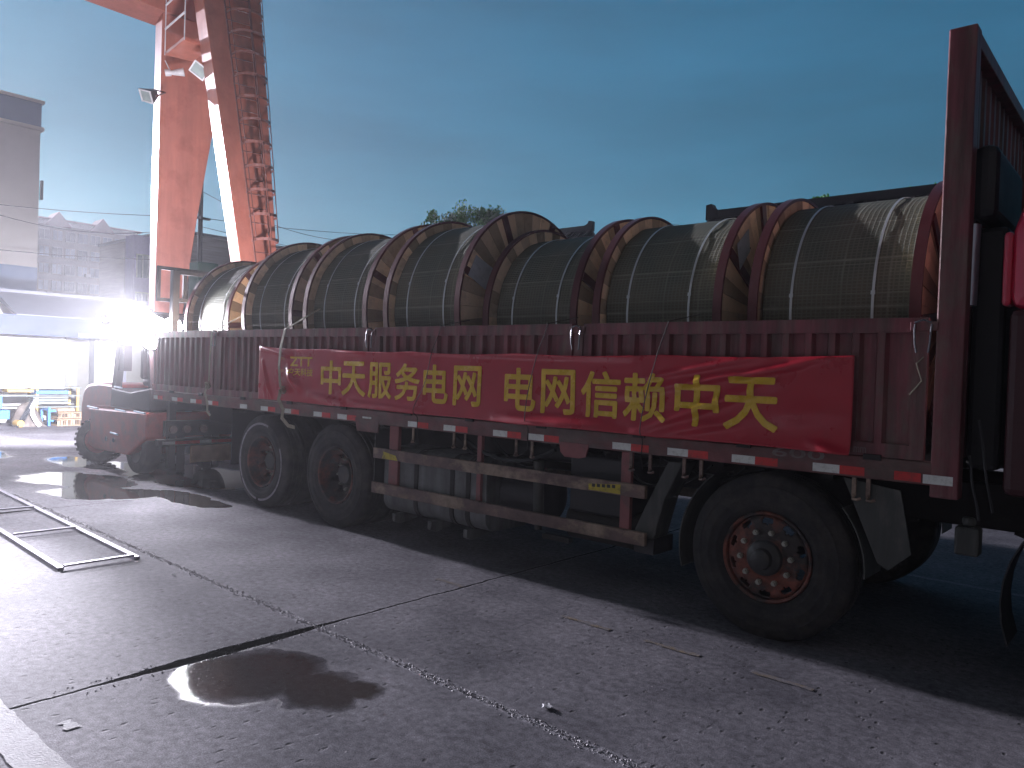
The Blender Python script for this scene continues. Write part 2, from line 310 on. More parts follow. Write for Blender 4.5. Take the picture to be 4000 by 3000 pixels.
# ground
def ground_mat():
    m = bpy.data.materials.new('yard_concrete'); m.use_nodes = True; t = m.node_tree; n = t.nodes; l = t.links; p = n['Principled BSDF']
    g = n.new('ShaderNodeNewGeometry'); pos = g.outputs['Position']
    def noi(sc, det=5, rough=.55, vec=pos, dist=0):
        a = n.new('ShaderNodeTexNoise'); a.inputs['Scale'].default_value = sc; a.inputs['Detail'].default_value = det; a.inputs['Roughness'].default_value = rough; a.inputs['Distortion'].default_value = dist; l.new(vec, a.inputs['Vector']); return a
    def mr(src, a, b, c=0., d=1., smooth=False):
        x = n.new('ShaderNodeMapRange'); x.inputs[1].default_value = a; x.inputs[2].default_value = b; x.inputs[3].default_value = c; x.inputs[4].default_value = d
        if smooth: x.interpolation_type = 'SMOOTHSTEP'
        l.new(src, x.inputs[0]); return x.outputs[0]
    def ma(op, a, b=None, c=None):
        x = n.new('ShaderNodeMath'); x.operation = op
        for i, v in enumerate((a, b, c)):
            if v is None: continue
            if isinstance(v, (int, float)): x.inputs[i].default_value = v
            else: l.new(v, x.inputs[i])
        return x.outputs[0]
    # warped position
    w = noi(5, 4); sub = n.new('ShaderNodeVectorMath'); sub.operation = 'SUBTRACT'; sub.inputs[1].default_value = (.5, .5, .5); l.new(w.outputs['Color'], sub.inputs[0])
    sc = n.new('ShaderNodeVectorMath'); sc.operation = 'SCALE'; sc.inputs['Scale'].default_value = .05; l.new(sub.outputs[0], sc.inputs[0])
    ad = n.new('ShaderNodeVectorMath'); ad.operation = 'ADD'; l.new(pos, ad.inputs[0]); l.new(sc.outputs[0], ad.inputs[1])
    sp = n.new('ShaderNodeSeparateXYZ'); l.new(ad.outputs[0], sp.inputs[0]); X, Y = sp.outputs['X'], sp.outputs['Y']
    w2 = noi(1.7, 4); sub2 = n.new('ShaderNodeVectorMath'); sub2.operation = 'SUBTRACT'; sub2.inputs[1].default_value = (.5, .5, .5); l.new(w2.outputs['Color'], sub2.inputs[0])
    sc2 = n.new('ShaderNodeVectorMath'); sc2.operation = 'SCALE'; sc2.inputs['Scale'].default_value = .55; l.new(sub2.outputs[0], sc2.inputs[0])
    ad2 = n.new('ShaderNodeVectorMath'); ad2.operation = 'ADD'; l.new(ad.outputs[0], ad2.inputs[0]); l.new(sc2.outputs[0], ad2.inputs[1])
    sq = n.new('ShaderNodeSeparateXYZ'); l.new(ad2.outputs[0], sq.inputs[0]); PX, PY = sq.outputs['X'], sq.outputs['Y']
    # joints: Yj = -1.87 -0.022*(x+6); spaced 4.6 in Y, 5.2 in X
    yj = ma('ADD', Y, ma('MULTIPLY', ma('ADD', X, 5.5), .022)); 
    fy = ma('ABSOLUTE', ma('SUBTRACT', ma('FRACT', ma('ADD', ma('DIVIDE', ma('ADD', yj, 1.865), 4.6), .5)), .5)); dy = ma('MULTIPLY', fy, 4.6)
    fx = ma('ABSOLUTE', ma('SUBTRACT', ma('FRACT', ma('ADD', ma('DIVIDE', ma('ADD', X, 4.11), 5.2), .5)), .5)); dx = ma('MULTIPLY', fx, 5.2)
    wide = mr(noi(2.2, 2).outputs[0], .45, .75, .004, .02)
    # the wide open part of the cross joint
    d1 = ma('ABSOLUTE', ma('ADD', Y, 2.45)); gapw = mr(d1, .20, .85, .048, .007, True)
    jx = mr(ma('SUBTRACT', dx, gapw), 0, .008, 1, 0)
    jy = mr(ma('SUBTRACT', dy, wide), 0, .006, 1, 0)
    crumb = mr(dy, .0, .045, 1, 0); cn = noi(60, 3); cr = ma('MULTIPLY', crumb, mr(cn.outputs[0], .36, .52))
    crx = ma('MULTIPLY', mr(ma('SUBTRACT', dx, gapw), .0, .03, 1, 0), mr(cn.outputs[0], .5, .62))
    # wet patches : union of warped ellipses
    pud = None
    def ell(cx, cy, rx, ry, ang=0, soft=.22):
        dxx = ma('SUBTRACT', PX, cx); dyy = ma('SUBTRACT', PY, cy); ca, sa = math.cos(ang), math.sin(ang)
        u = ma('DIVIDE', ma('ADD', ma('MULTIPLY', dxx, ca), ma('MULTIPLY', dyy, sa)), rx); v = ma('DIVIDE', ma('SUBTRACT', ma('MULTIPLY', dyy, ca), ma('MULTIPLY', dxx, sa)), ry)
        q = ma('SQRT', ma('ADD', ma('MULTIPLY', u, u), ma('MULTIPLY', v, v))); return mr(q, 1-soft, 1, 1, 0, True)
    for e in [(-3.72, -2.52, .46, .40, .25), (-3.28, -2.40, .32, .26, -.6), (-3.12, -2.25, .2, .12, .6)]: 
        q = ell(*e, soft=.42); pud = q if pud is None else ma('MAXIMUM', pud, q)
    pud2 = None
    for e in [(-11.2, -.75, 1.25, .62, .3), (-10.0, -.95, .9, .55, .5), (-9.0, -.35, .95, .28, .05), (-13.0, .0, 1.3, .5, .1), (-10.9, .6, 2.0, .9, 0), (-12.6, -1.9, .9, .28, .3), (-15.5, -1.0, 1.6, .5, .1), (-14.0, -2.3, 1.0, .3, 0)]:
        q = ell(*e, soft=.28); pud2 = q if pud2 is None else ma('MAXIMUM', pud2, q)
    wet = ma('MAXIMUM', pud, pud2)
    # colour
    a = noi(.8, 8, .62); b = noi(22, 6, .7); c = noi(150, 3, .6)
    base = n.new('ShaderNodeMix'); base.data_type = 'RGBA'; base.inputs[6].default_value = (.085, .083, .096, 1); base.inputs[7].default_value = (.240, .232, .252, 1); l.new(mr(a.outputs[0], .32, .68), base.inputs[0])
    s1 = n.new('ShaderNodeVectorMath'); s1.operation = 'SCALE'; l.new(base.outputs[2], s1.inputs[0]); l.new(ma('MULTIPLY', mr(b.outputs[0], .3, .7, .55, 1.4), mr(c.outputs[0], .32, .68, .6, 1.4)), s1.inputs['Scale'])
    # pits and stones
    vo = n.new('ShaderNodeTexVoronoi'); vo.inputs['Scale'].default_value = 19; vo.inputs['Randomness'].default_value = 1
    st = n.new('ShaderNodeMapping'); st.inputs['Scale'].default_value = (1, .6, 1); l.new(ad.outputs[0], st.inputs[0]); l.new(st.outputs[0], vo.inputs['Vector'])
    vsel = n.new('ShaderNodeSeparateColor'); l.new(vo.outputs['Color'], vsel.inputs[0])
    pit = ma('MULTIPLY', mr(vo.outputs['Distance'], .08, .24, 1, 0), mr(vsel.outputs[0], .52, .58))
    lite = ma('MULTIPLY', mr(vo.outputs['Distance'], .05, .12, 1, 0), mr(vsel.outputs[1], .72, .76))
    m1 = n.new('ShaderNodeMix'); m1.data_type = 'RGBA'; m1.inputs[7].default_value = (.05, .048, .048, 1); l.new(ma('MULTIPLY', pit, .75), m1.inputs[0]); l.new(s1.outputs[0], m1.inputs[6])
    m2 = n.new('ShaderNodeMix'); m2.data_type = 'RGBA'; m2.inputs[7].default_value = (.42, .40, .42, 1); l.new(ma('MULTIPLY', lite, .6), m2.inputs[0]); l.new(m1.outputs[2], m2.inputs[6])
    m3 = n.new('ShaderNodeMix'); m3.data_type = 'RGBA'; m3.inputs[7].default_value = (.42, .41, .44, 1); l.new(ma('MULTIPLY', ma('MAXIMUM', cr, crx), .9), m3.inputs[0]); l.new(m2.outputs[2], m3.inputs[6])
    # damp spots right foreground
    ds = mr(noi(4.5, 5, .6, dist=.5).outputs[0], .60, .66); reg = ell(-2.3, -2.2, 1.1, .55, soft=.6); damp = ma('MULTIPLY', ds, reg)
    wd = ma('MAXIMUM', wet, ma('MULTIPLY', damp, .6))
    m4 = n.new('ShaderNodeMix'); m4.data_type = 'RGBA'; m4.inputs[7].default_value = (.028, .026, .024, 1); l.new(ma('MULTIPLY', wd, .88), m4.inputs[0]); l.new(m3.outputs[2], m4.inputs[6])
    J = ma('MAXIMUM', jx, ma('MULTIPLY', jy, .35))
    m5 = n.new('ShaderNodeMix'); m5.data_type = 'RGBA'; m5.inputs[7].default_value = (.012, .012, .012, 1); l.new(J, m5.inputs[0]); l.new(m4.outputs[2], m5.inputs[6])
    l.new(m5.outputs[2], p.inputs['Base Color'])
    # roughness : dry .6, wet .06 ; large puddles mirror-like
    rdry = mr(a.outputs[0], .3, .7, .78, .92)
    gritw = mr(noi(90, 3).outputs[0], .56, .76, .05, .40)
    r1 = n.new('ShaderNodeMix'); r1.data_type = 'FLOAT'; l.new(mr(pud, .0, .35), r1.inputs[0]); l.new(rdry, r1.inputs[2]); l.new(gritw, r1.inputs[3])
    r2 = n.new('ShaderNodeMix'); r2.data_type = 'FLOAT'; l.new(pud2, r2.inputs[0]); l.new(r1.outputs[0], r2.inputs[2]); r2.inputs[3].default_value = .04
    l.new(r2.outputs[0], p.inputs['Roughness'])
    si = n.new('ShaderNodeMix'); si.data_type = 'FLOAT'; l.new(ma('MAXIMUM', ma('MULTIPLY', pud, .14), pud2), si.inputs[0]); si.inputs[2].default_value = .06; si.inputs[3].default_value = .50; l.new(ma('MULTIPLY', si.outputs[0], ma('SUBTRACT', 1.0, jx)), p.inputs['Specular IOR Level'])
    # bump
    h = ma('ADD', ma('MULTIPLY', b.outputs[0], .35), ma('MULTIPLY', c.outputs[0], .30))
    h = ma('ADD', h, ma('MULTIPLY', noi(3.0, 4).outputs[0], .8))
    h = ma('SUBTRACT', h, ma('MULTIPLY', pit, .45)); h = ma('ADD', h, ma('MULTIPLY', lite, .25)); h = ma('ADD', h, ma('MULTIPLY', ma('MAXIMUM', cr, crx), .5)); h = ma('SUBTRACT', h, ma('MULTIPLY', J, 1.6))
    bp = n.new('ShaderNodeBump'); bp.inputs['Distance'].default_value = .012; l.new(h, bp.inputs['Height'])
    l.new(mr(ma('MAXIMUM', ma('MULTIPLY', pud, .82), pud2), 0, 1, .52, .012), bp.inputs['Strength']); l.new(bp.outputs[0], p.inputs['Normal'])
    return m
M_ground = ground_mat()

# ------------------------------------------------------------------ ground sheet and painted markings
g = MB(); g.add([(-260, -260, 0), (260, -260, 0), (260, 260, 0), (-260, 260, 0)], [(0, 1, 2, 3)])
struct(g.build('ground', M_ground))
def mark(name, poly, mat, z=.004):
    b = MB(); b.add([(x, y, z) for x, y in poly], [tuple(range(len(poly)))]); return struct(b.build(name, mat))
def rough_strip(name, x0, x1, y0, y1, mat, seed, z=.004, jit=.012):
    rnd = random.Random(seed); n_ = max(4, int((x1-x0)/.06)); top = []; bot = []
    for i in range(n_+1):
        x = x0+(x1-x0)*i/n_; top.append((x, y1+rnd.uniform(-jit, jit))); bot.append((x, y0+rnd.uniform(-jit, jit)))
    return mark(name, bot+top[::-1], mat, z)
rough_strip('painted_line_white', -12.0, 2.2, -3.76, -3.60, M_paintw, 1, jit=.005)
for i, (a, b) in enumerate([(-4.42, -4.12), (-3.16, -2.76), (-2.5, -2.12), (-1.80, -1.44)]):
    rough_strip('painted_dash_yellow', a, b, -.575, -.535, M_painty, 20+i, jit=.01)
rough_strip('chalk_mark', -3.80, -3.70, -3.50, -3.44, M_paintw, 41, jit=.02)

# crumbs along the joint (stuff)
b = MB(); rnd = random.Random(3)
for i in range(3600):
    if rnd.random() < .96:
        x = rnd.uniform(-10.5, -.5); y = -1.865-.022*(x+5.5)+rnd.gauss(0, .019)
    else:
        y = rnd.uniform(-3.4, -1.7); x = -4.11+rnd.choice([-1, 1])*rnd.uniform(.045, .075)
    s_ = rnd.uniform(.002, .0075); a = rnd.uniform(0, 6.28)
    b.add([(x+s_*math.cos(a+k*2.1)*rnd.uniform(.7, 1.3), y+s_*math.sin(a+k*2.1)*rnd.uniform(.7, 1.3), 0) for k in range(3)]+[(x, y, s_*rnd.uniform(.6, 1.3))], [(0, 1, 3), (1, 2, 3), (2, 0, 3)])
struct(b.build('gravel', nmat('gravel_crumbs', (.36, .34, .36), .5)), 'stuff')

# ------------------------------------------------------------------ TRUCK
TR = thing('cargo_truck', 'long maroon drop-side cargo truck loaded with wooden cable reels', 'truck', (-5.8, 1.2, 0))
W = 2.4
# floor beams (near and far) and deck
for y0, y1 in ((0, .09), (W-.09, W)):
    MB().box(-10.76, -1.03, y0, y1, 1.115, 1.245).build('floor_beam', M_beam, TR, bevel=.006)
MB().box(-10.72, -1.0, .09, W-.09, 1.17, 1.24).build('cargo_floor', M_chassis, TR)
cm = MB()
for x in [-10.3+i*.72 for i in range(13)]: cm.box(x, x+.06, .1, W-.1, 1.08, 1.168)
cm.build('cross_members', M_chassis, TR)
# side panels
def panel(x0, x1, yo, sgn, name='side_panel'):
    pm = MB(); y = lambda d: yo+sgn*d       # d measured inward from the outer face
    def bx(xa, xb, d0, d1, za, zb): pm.box(xa, xb, min(y(d0), y(d1)), max(y(d0), y(d1)), za, zb)
    bx(x0, x1, 0, .05, 1.975, 2.06); bx(x0, x0+.075, .006, .045, 1.33, 1.975); bx(x1-.075, x1, .006, .045, 1.33, 1.975)
    bx(x0, x1, .004, .05, 1.25, 1.33)
    # corrugated sheet
    xs = [x0+.075]; ds = [.044]; x = x0+.11; pitch = .142
    while x+pitch < x1-.085:
        for dx_, dd in ((0, .044), (.016, .010), (.056, .010), (.072, .044)): xs.append(x+dx_); ds.append(dd)
        x += pitch
    xs.append(x1-.075); ds.append(.044)
    vs = []; 
    for a, d_ in zip(xs, ds): vs += [(a, y(d_), 1.33), (a, y(d_), 1.975), (a, y(d_+.004), 1.33), (a, y(d_+.004), 1.975)]
    fs = []
    for i in range(len(xs)-1): fs += [(4*i, 4*i+1, 4*i+5, 4*i+4), (4*i+2, 4*i+6, 4*i+7, 4*i+3)]
    pm.add(vs, fs); return pm.build(name, M_truck, TR)
SECT = [(-10.74, -9.13), (-9.02, -6.08), (-5.97, -3.57), (-3.46, -1.08)]
for a, b_ in SECT:
    pn = panel(a, b_, 0, 1); panel(a, b_, W, -1)
    # hinges along the bottom
    k = int((b_-a)/.75)
    for i in range(k):
        hx = a+(i+.6)*(b_-a)/k
        MB().box(hx, hx+.10, -.012, .003, 1.228, 1.262).build('hinge', M_chassis, pn, bevel=.003, org=ORG[pn.name])
for x in (-9.075, -6.025, -3.515):
    for y0, y1 in ((.012, .085), (W-.085, W-.012)):
        MB().box(x-.042, x+.042, y0, y1, 1.246, 2.045).build('stake_post', M_truck, TR, bevel=.004)
# latches: paired rods with a handle
for x in (-9.075, -6.025, -3.515, -1.10):
    lm = MB(); lm.box(x-.07, x+.07, -.012, .010, 1.985, 2.035)
    lt = lm.build('latch', M_truck, TR, bevel=.003)
    r_ = MB(); 
    for dx_ in (-.045, .04):
        r_.tube([(x+dx_, -.014, 2.02), (x+dx_, -.026, 1.99), (x+dx_*.9, -.028, 1.91), (x+dx_*.7, -.022, 1.86)], .006, 8)
    r_.tube([(x-.045, -.02, 2.03), (x, -.026, 2.045), (x+.04, -.02, 2.03)], .006, 6)
    r_.build('latch_rod', M_latch, lt, smooth=True, org=ORG[lt.name])
# tailgate
tg = MB(); tg.box(-10.80, -10.76, .0, W, 1.25, 1.33); tg.box(-10.80, -10.76, 0, W, 1.975, 2.06); tg.box(-10.785, -10.775, .05, W-.05, 1.33, 1.975)
for i in range(15): tg.box(-10.80, -10.765, .06+i*.158, .12+i*.158, 1.33, 1.975)
tg.build('tailgate', M_truck, TR)
# tapes
TW = [(-10.74, -10.62), (-10.2, -10.04), (-9.68, -9.53), (-9.26, -9.11), (-8.45, -8.29), (-7.99, -7.84), (-7.5, -7.37), (-6.95, -6.8), (-6.53, -6.37), (-6.12, -5.98), (-5.44, -5.31), (-4.96, -4.81), (-4.36, -4.2), (-3.97, -3.81), (-3.16, -3.0), (-2.7, -2.54), (-2.22, -2.06), (-1.69, -1.53)]
def tape(x0, x1, m, zc=1.153, zz=0):
    t_ = MB(); h = .0255; t_.add([(x0, -.002, zc-h), (x1, -.002, zc-h+zz), (x1, -.002, zc+h+zz), (x0, -.002, zc+h)], [(0, 1, 2, 3)]); return t_.build('reflector_tape', m, TR)
for i, (a, b_) in enumerate(TW):
    tape(a, b_, M_tapew); 
    if i not in (4, 9): tape(b_, b_+.15*(1 if i != 17 else .95), M_taper)
tape(-1.225, -1.085, M_taper)
# hooks under the beam
for x in (-5.39, -4.85, -4.71, -4.12, -3.95, -3.01, -2.85, -2.58, -2.45, -1.45, -1.37):
    h = MB(); h.box(x-.012, x+.012, .02, .032, 1.0, 1.115); h.tube([(x, .026, 1.01), (x+.004, .0, .985), (x+.03, -.012, .985), (x+.05, -.004, .995)], .009, 8)
    h.build('rope_hook', M_guard, TR)
hb = MB(); hb.prism([(-3.66, 1.14), (-3.37, 1.14), (-3.40, 1.04), (-3.46, 1.025), (-3.60, 1.025), (-3.64, 1.06)], 'Y', -.004, .012)
hb.build('bracket_plate', M_guardpost, TR, bevel=.003)
hb = MB(); hb.prism([(-6.24, 1.16), (-5.86, 1.16), (-5.88, 1.03), (-6.2, 1.03)], 'Y', -.003, .012); hb.build('bracket_plate', M_beam, TR)
# headboard
MB().box(-1.04, -.90, 0, .12, 1.05, 3.66).build('headboard_post', M_truck, TR, bevel=.008)
MB().box(-1.04, -.90, W-.12, W, 1.05, 3.66).build('headboard_post', M_truck, TR, bevel=.008)
MB().box(-1.035, -.905, .12, W-.12, 3.57, 3.655).build('headboard_rail', M_truck, TR, bevel=.006)
hbm = MB(); xs = []
y = .14
while y < W-.2:
    for dy_, dd in ((0, -1.02), (.02, -.965), (.07, -.965), (.09, -1.02)): xs.append((y+dy_, dd))
    y += .16
xs = [(.12, -1.02)]+xs+[(W-.12, -1.02)]
vs = []
for a, d_ in xs: vs += [(d_, a, 1.25), (d_, a, 3.57), (d_-.006, a, 1.25), (d_-.006, a, 3.57)]
fs = []
for i in range(len(xs)-1): fs += [(4*i, 4*i+1, 4*i+5, 4*i+4), (4*i+2, 4*i+6, 4*i+7, 4*i+3)]
hbm.add(vs, fs); hbm.build('headboard_sheet', M_truck, TR)
tape(-1.075, -.925, M_tapew, 1.15); TRT = TR
# lettering on panel / beam
def text_mesh(txt, size, off, bold=.0):
    c = bpy.data.curves.new('t', 'FONT'); c.body = txt; c.size = size; c.offset = bold; c.resolution_u = 3
    o = bpy.data.objects.new('t', c); S.collection.objects.link(o)
    dg = bpy.context.evaluated_depsgraph_get(); me = bpy.data.meshes.new_from_object(o.evaluated_get(dg))
    bpy.data.objects.remove(o); return me
def text_part(name, txt, x0, x1, z0, z1, yfun, mat, parent, bold=0., cut=0, fat=0):
    """flat text fitted into x0..x1, z0..z1 on the surface y = yfun(x, z)"""
    me = text_mesh(txt, 1, 0, bold); xs_ = [v.co.x for v in me.vertices]; ys_ = [v.co.y for v in me.vertices]
    ax, bx_, ay, by_ = min(xs_), max(xs_), min(ys_), max(ys_)
    bm = bmesh.new(); bm.from_mesh(me)
    for v in bm.verts: v.co = Vector((x0+(v.co.x-ax)/(bx_-ax)*(x1-x0), 0, z0+(v.co.y-ay)/(by_-ay)*(z1-z0)))
    if cut:
        x = x0+cut
        while x < x1: bmesh.ops.bisect_plane(bm, geom=bm.verts[:]+bm.edges[:]+bm.faces[:], plane_co=(x, 0, 0), plane_no=(1, 0, 0)); x += cut
        z = z0+cut
        while z < z1: bmesh.ops.bisect_plane(bm, geom=bm.verts[:]+bm.edges[:]+bm.faces[:], plane_co=(0, 0, z), plane_no=(0, 0, 1)); z += cut
    org = ORG.get(parent.name, Vector())
    for v in bm.verts: v.co = Vector((v.co.x, yfun(v.co.x, v.co.z), v.co.z))-org
    if fat:
        base = bm.faces[:]; 
        for i in range(8):
            a = 2*math.pi*i/8; r_ = bmesh.ops.duplicate(bm, geom=base)
            for v in [g_ for g_ in r_['geom'] if isinstance(g_, bmesh.types.BMVert)]: v.co += Vector((fat*math.cos(a), -.00022*(i+1), fat*math.sin(a)))
    bmesh.ops.recalc_face_normals(bm, faces=bm.faces)
    me2 = bpy.data.meshes.new(name); bm.to_mesh(me2); bm.free(); me2.materials.append(mat)
    o = bpy.data.objects.new(name, me2); _link(o, parent); ORG[o.name] = org; return o
text_part('lettering', 'mm', -1.455, -1.385, 1.265, 1.30, lambda x, z: .0015, M_white, TR, .01)
text_part('lettering', '600', -1.95, -1.62, 1.195, 1.255, lambda x, z: -.0025, M_white, TR, .01)

# chassis, axles
for y in (.78, 1.62): MB().box(-10.6, 2.2, y-.04, y+.04, .80, 1.08).build('chassis_rail', M_chassis, TR, bevel=.01)
AX = [-8.02, -6.60, -1.98, -.02]
for i, x in enumerate(AX):
    a = MB(); a.cyl((x, .3, .53), (x, W-.3, .53), .075, 14)
    if i < 2: a.lathe([(-.2, .05), (-.12, .2), (.12, .2), (.2, .05)], (x, 1.2, .53), 'X', 20, closed=False)
    a.build('axle', M_chassis, TR, smooth=True)
    sp_ = MB()
    for y in (.80, 1.60):
        sp_.tube([(x-.7, y, .82), (x-.35, y, .70), (x, y, .64), (x+.35, y, .70), (x+.7, y, .82)], .045, 6)
    sp_.build('leaf_springs', M_chassis, TR)

TYRE = [(.018, .30), (.0, .335), (-.004, .343), (-.001, .351), (-.005, .385), (-.010, .395), (-.006, .405), (-.003, .44), (.001, .455), (-.003, .461), (.004, .468), (.014, .50), (.032, .528), (.05, .540), (.085, .540), (.087, .528), (.097, .528), (.099, .540), (.145, .540), (.147, .526), (.158, .526), (.16, .540), (.205, .540), (.207, .528), (.217, .528), (.219, .540), (.255, .540), (.272, .528), (.29, .50), (.304, .45), (.308, .40), (.302, .345), (.284, .30)]
def wheel(x, y, side, front, name='wheel', zc=.53):
    """side=+1: outer face toward -Y"""
    MBt = lambda prof: [(t*side, r) for t, r in prof]
    c = (x, y, zc)
    rim = MB(); rim.lathe(MBt([(.01, .296), (.004, .290), (.012, .275), (.06, .268), (.15, .255), (.25, .268), (.285, .29), (.29, .297), (.25, .280), (.15, .265), (.06, .278)]), c, 'Y', 72)
    w_ = rim.build(name, M_rim, TR, smooth=True)
    ty = MB(); ty.lathe(MBt(TYRE), c, 'Y', 96); ty.build('tyre', M_tyre, w_, smooth=True, autos=50, org=ORG[w_.name])
    # disc with hand holes
    if front: prof = [(.272, .075), (.262, .035), (.240, .022), (.205, .018), (.135, .018), (.115, .0)]     # (r, t)
    else: prof = [(.262, .11), (.25, .17), (.23, .20), (.205, .21), (.135, .21), (.10, .205)]
    def depth(r):
        for (r0, t0), (r1, t1) in zip(prof, prof[1:]):
            if r1 <= r <= r0: return t0+(t1-t0)*(r0-r)/(r0-r1)
        return prof[-1][1]
    NA, NR = 200, 14; dm = MB(); vs = []; r_in, r_out = .10, .270; hr = .238 if front else .222
    for j in range(NR+1):
        r = r_in+(r_out-r_in)*j/NR
        for i in range(NA):
            a = 2*math.pi*i/NA; vs.append((x+r*math.cos(a), y+side*depth(r), zc+r*math.sin(a)))
    fs = []
    for j in range(NR):
        rc = r_in+(r_out-r_in)*(j+.5)/NR
        for i in range(NA):
            a = 2*math.pi*(i+.5)/NA; k = round((a)/(2*math.pi/10)-.5)+.5; da = (a-k*2*math.pi/10)*rc
            if (da/.037)**2+((rc-hr)/.023)**2 < 1: continue
            fs.append((j*NA+i, j*NA+(i+1) % NA, (j+1)*NA+(i+1) % NA, (j+1)*NA+i))
    dm.add(vs, fs); dd = dm.build('wheel_disc', M_rim, w_, smooth=True, autos=50, org=ORG[w_.name])
    so_ = dd.modifiers.new('solid', 'SOLIDIFY'); so_.thickness = .012; so_.offset = 0
    t0 = depth(.17)
    hb_ = MB()
    if front: hb_.lathe(MBt([(.0, .118), (-.03, .112), (-.045, .095), (-.05, .07), (-.085, .062), (-.095, .045), (-.095, .0005), (.03, .0005), (.03, .118)]), c, 'Y', 40, closed=False)
    else: hb_.lathe(MBt([(.22, .118), (.15, .112), (.12, .095), (.11, .05), (.11, .0005)]), c, 'Y', 40, closed=False)
    hb_.build('hub', M_hub, w_, smooth=True, org=ORG[w_.name])
    for k in range(10):
        a = 2*math.pi*(k+.15)/10; nx, nz_ = x+.168*math.cos(a), zc+.168*math.sin(a); nm = MB()
        nm.cyl((nx, y+side*(t0-.006), nz_), (nx, y+side*(t0-.034), nz_), .0185, 6); nm.cyl((nx, y+side*(t0-.034), nz_), (nx, y+side*(t0-.048), nz_), .011, 10)
        nm.build('wheel_nut', M_nut, w_, org=ORG[w_.name])
    return w_
for i, x in enumerate(AX):
    wq = wheel(x, .03, 1, i >= 2)
    if i == 0:
        rg = MB()
        for a0, a1 in ((70, 262), (268, 385)):
            rg.lathe([(-.0035, .425), (-.0072, .438), (-.0042, .452), (-.001, .438)], (x, .03, .53), 'Y', 60, a0=R(a0), a1=R(a1))
        rg.build('mud_ring', nmat('dried_mud', (.32, .30, .33), .8, dirt=(.03, .03, .03), dirt_amt=.8, dirt_scale=16), wq, org=ORG[wq.name])
    wheel(x, W-.03, -1, i >= 2)
    if i < 2:
        for y in (.37, W-.37-.308):
            t_ = MB(); t_.lathe(TYRE, (x, y, .53), 'Y', 64); t_.build('inner_tyre', M_tyre, TR, smooth=True, autos=50)
# mudguards
def mudguard(x, r, y0, y1, a0, a1, name='mudguard', mat=None, lip=True):
    m_ = MB(); n_ = 14; vs = []
    for i in range(n_+1):
        a = R(a0+(a1-a0)*i/n_)
        for rr in (r, r+.008):
            for yy in (y0, y1): vs.append((x+rr*math.cos(a), yy, .53+rr*math.sin(a)))
    fs = []
    for i in range(n_):
        b_ = i*4; fs += [(b_, b_+4, b_+5, b_+1), (b_+2, b_+3, b_+7, b_+6), (b_, b_+2, b_+6, b_+4), (b_+1, b_+5, b_+7, b_+3)]
    m_.add(vs, fs); return m_.build(name, mat or M_mud, TR, smooth=True)
for ys in ((.04, .36), (W-.36, W-.04)):
    mudguard(-1.98, .62, *ys, 128, 196); mudguard(-1.98, .60, *ys, -2, 40)
# front plate of the second axle mudguard, a sloping dirty sheet
for y0, y1 in ((.05, .10), (2.28, 2.33)):
    q = MB(); q.prism([(-1.52, 1.10), (-1.20, 1.06), (-1.13, .70), (-1.25, .585), (-1.31, .62)], 'Y', y0, y0+.012); q.build('mud_flap', M_mud, TR)
    q = MB(); q.prism([(-2.72, 1.08), (-2.60, 1.08), (-2.74, .80), (-2.82, .50), (-3.0, .50), (-2.9, .72)], 'Y', y0, y1+.16); q.build('mud_flap', M_mud, TR, bevel=.01)
q = MB(); q.box(-2.99, -2.83, .08, .36, .38, .50); q.build('mud_flap_rubber', M_blackp, TR)
for ya, yb in ((.05, .62), (1.78, 2.35)):
    for xx in (-5.98, -8.72): MB().box(xx, xx+.012, ya, yb, .42, 1.05).build('mud_flap', M_blackp, TR)
# side guard near side
for y0, y1 in ((-.0, .035), (W-.035, W)):
    sg = MB(); sg.box(-5.94, -4.5, y0, y1, .785, .885); sg.box(-4.5, -2.87, y0-.002, y1+.002, .79, .885); sg.build('side_guard_rail', M_guard, TR, bevel=.004)
    sg = MB(); sg.box(-5.95, -4.5, y0, y1, .445, .55); sg.box(-4.5, -2.86, y0-.002, y1+.002, .45, .545); sg.build('side_guard_rail', M_guard, TR, bevel=.004)
    yp = y1+.004 if y0 < 1 else y0-.044
    for x, w_, zb in ((-5.68, .13, .53), (-4.55, .05, .47), (-3.06, .085, .47)):
        MB().box(x-w_/2, x+w_/2, yp, yp+.04, zb, 1.11).build('side_guard_post', M_guardpost, TR, bevel=.004)
q = MB(); q.add([(-3.36, -.004, .80), (-3.075, -.004, .80), (-3.075, -.004, .872), (-3.36, -.004, .845)], [(0, 1, 2, 3)]); q.build('warning_sticker', M_yellow, TR)
q = MB()
for i in range(5): q.box(-3.12-.045*i-.028, -3.12-.045*i, -.0058, -.0048, .838-.003*i, .862-.003*i)
q.build('sticker_print', M_ink, TR)
q = MB(); q.add([(-5.80, -.002, .79), (-5.57, -.002, .79), (-5.60, -.002, .835), (-5.78, -.002, .86)], [(0, 1, 2, 3)]); q.build('warning_sticker', M_yellow, TR)
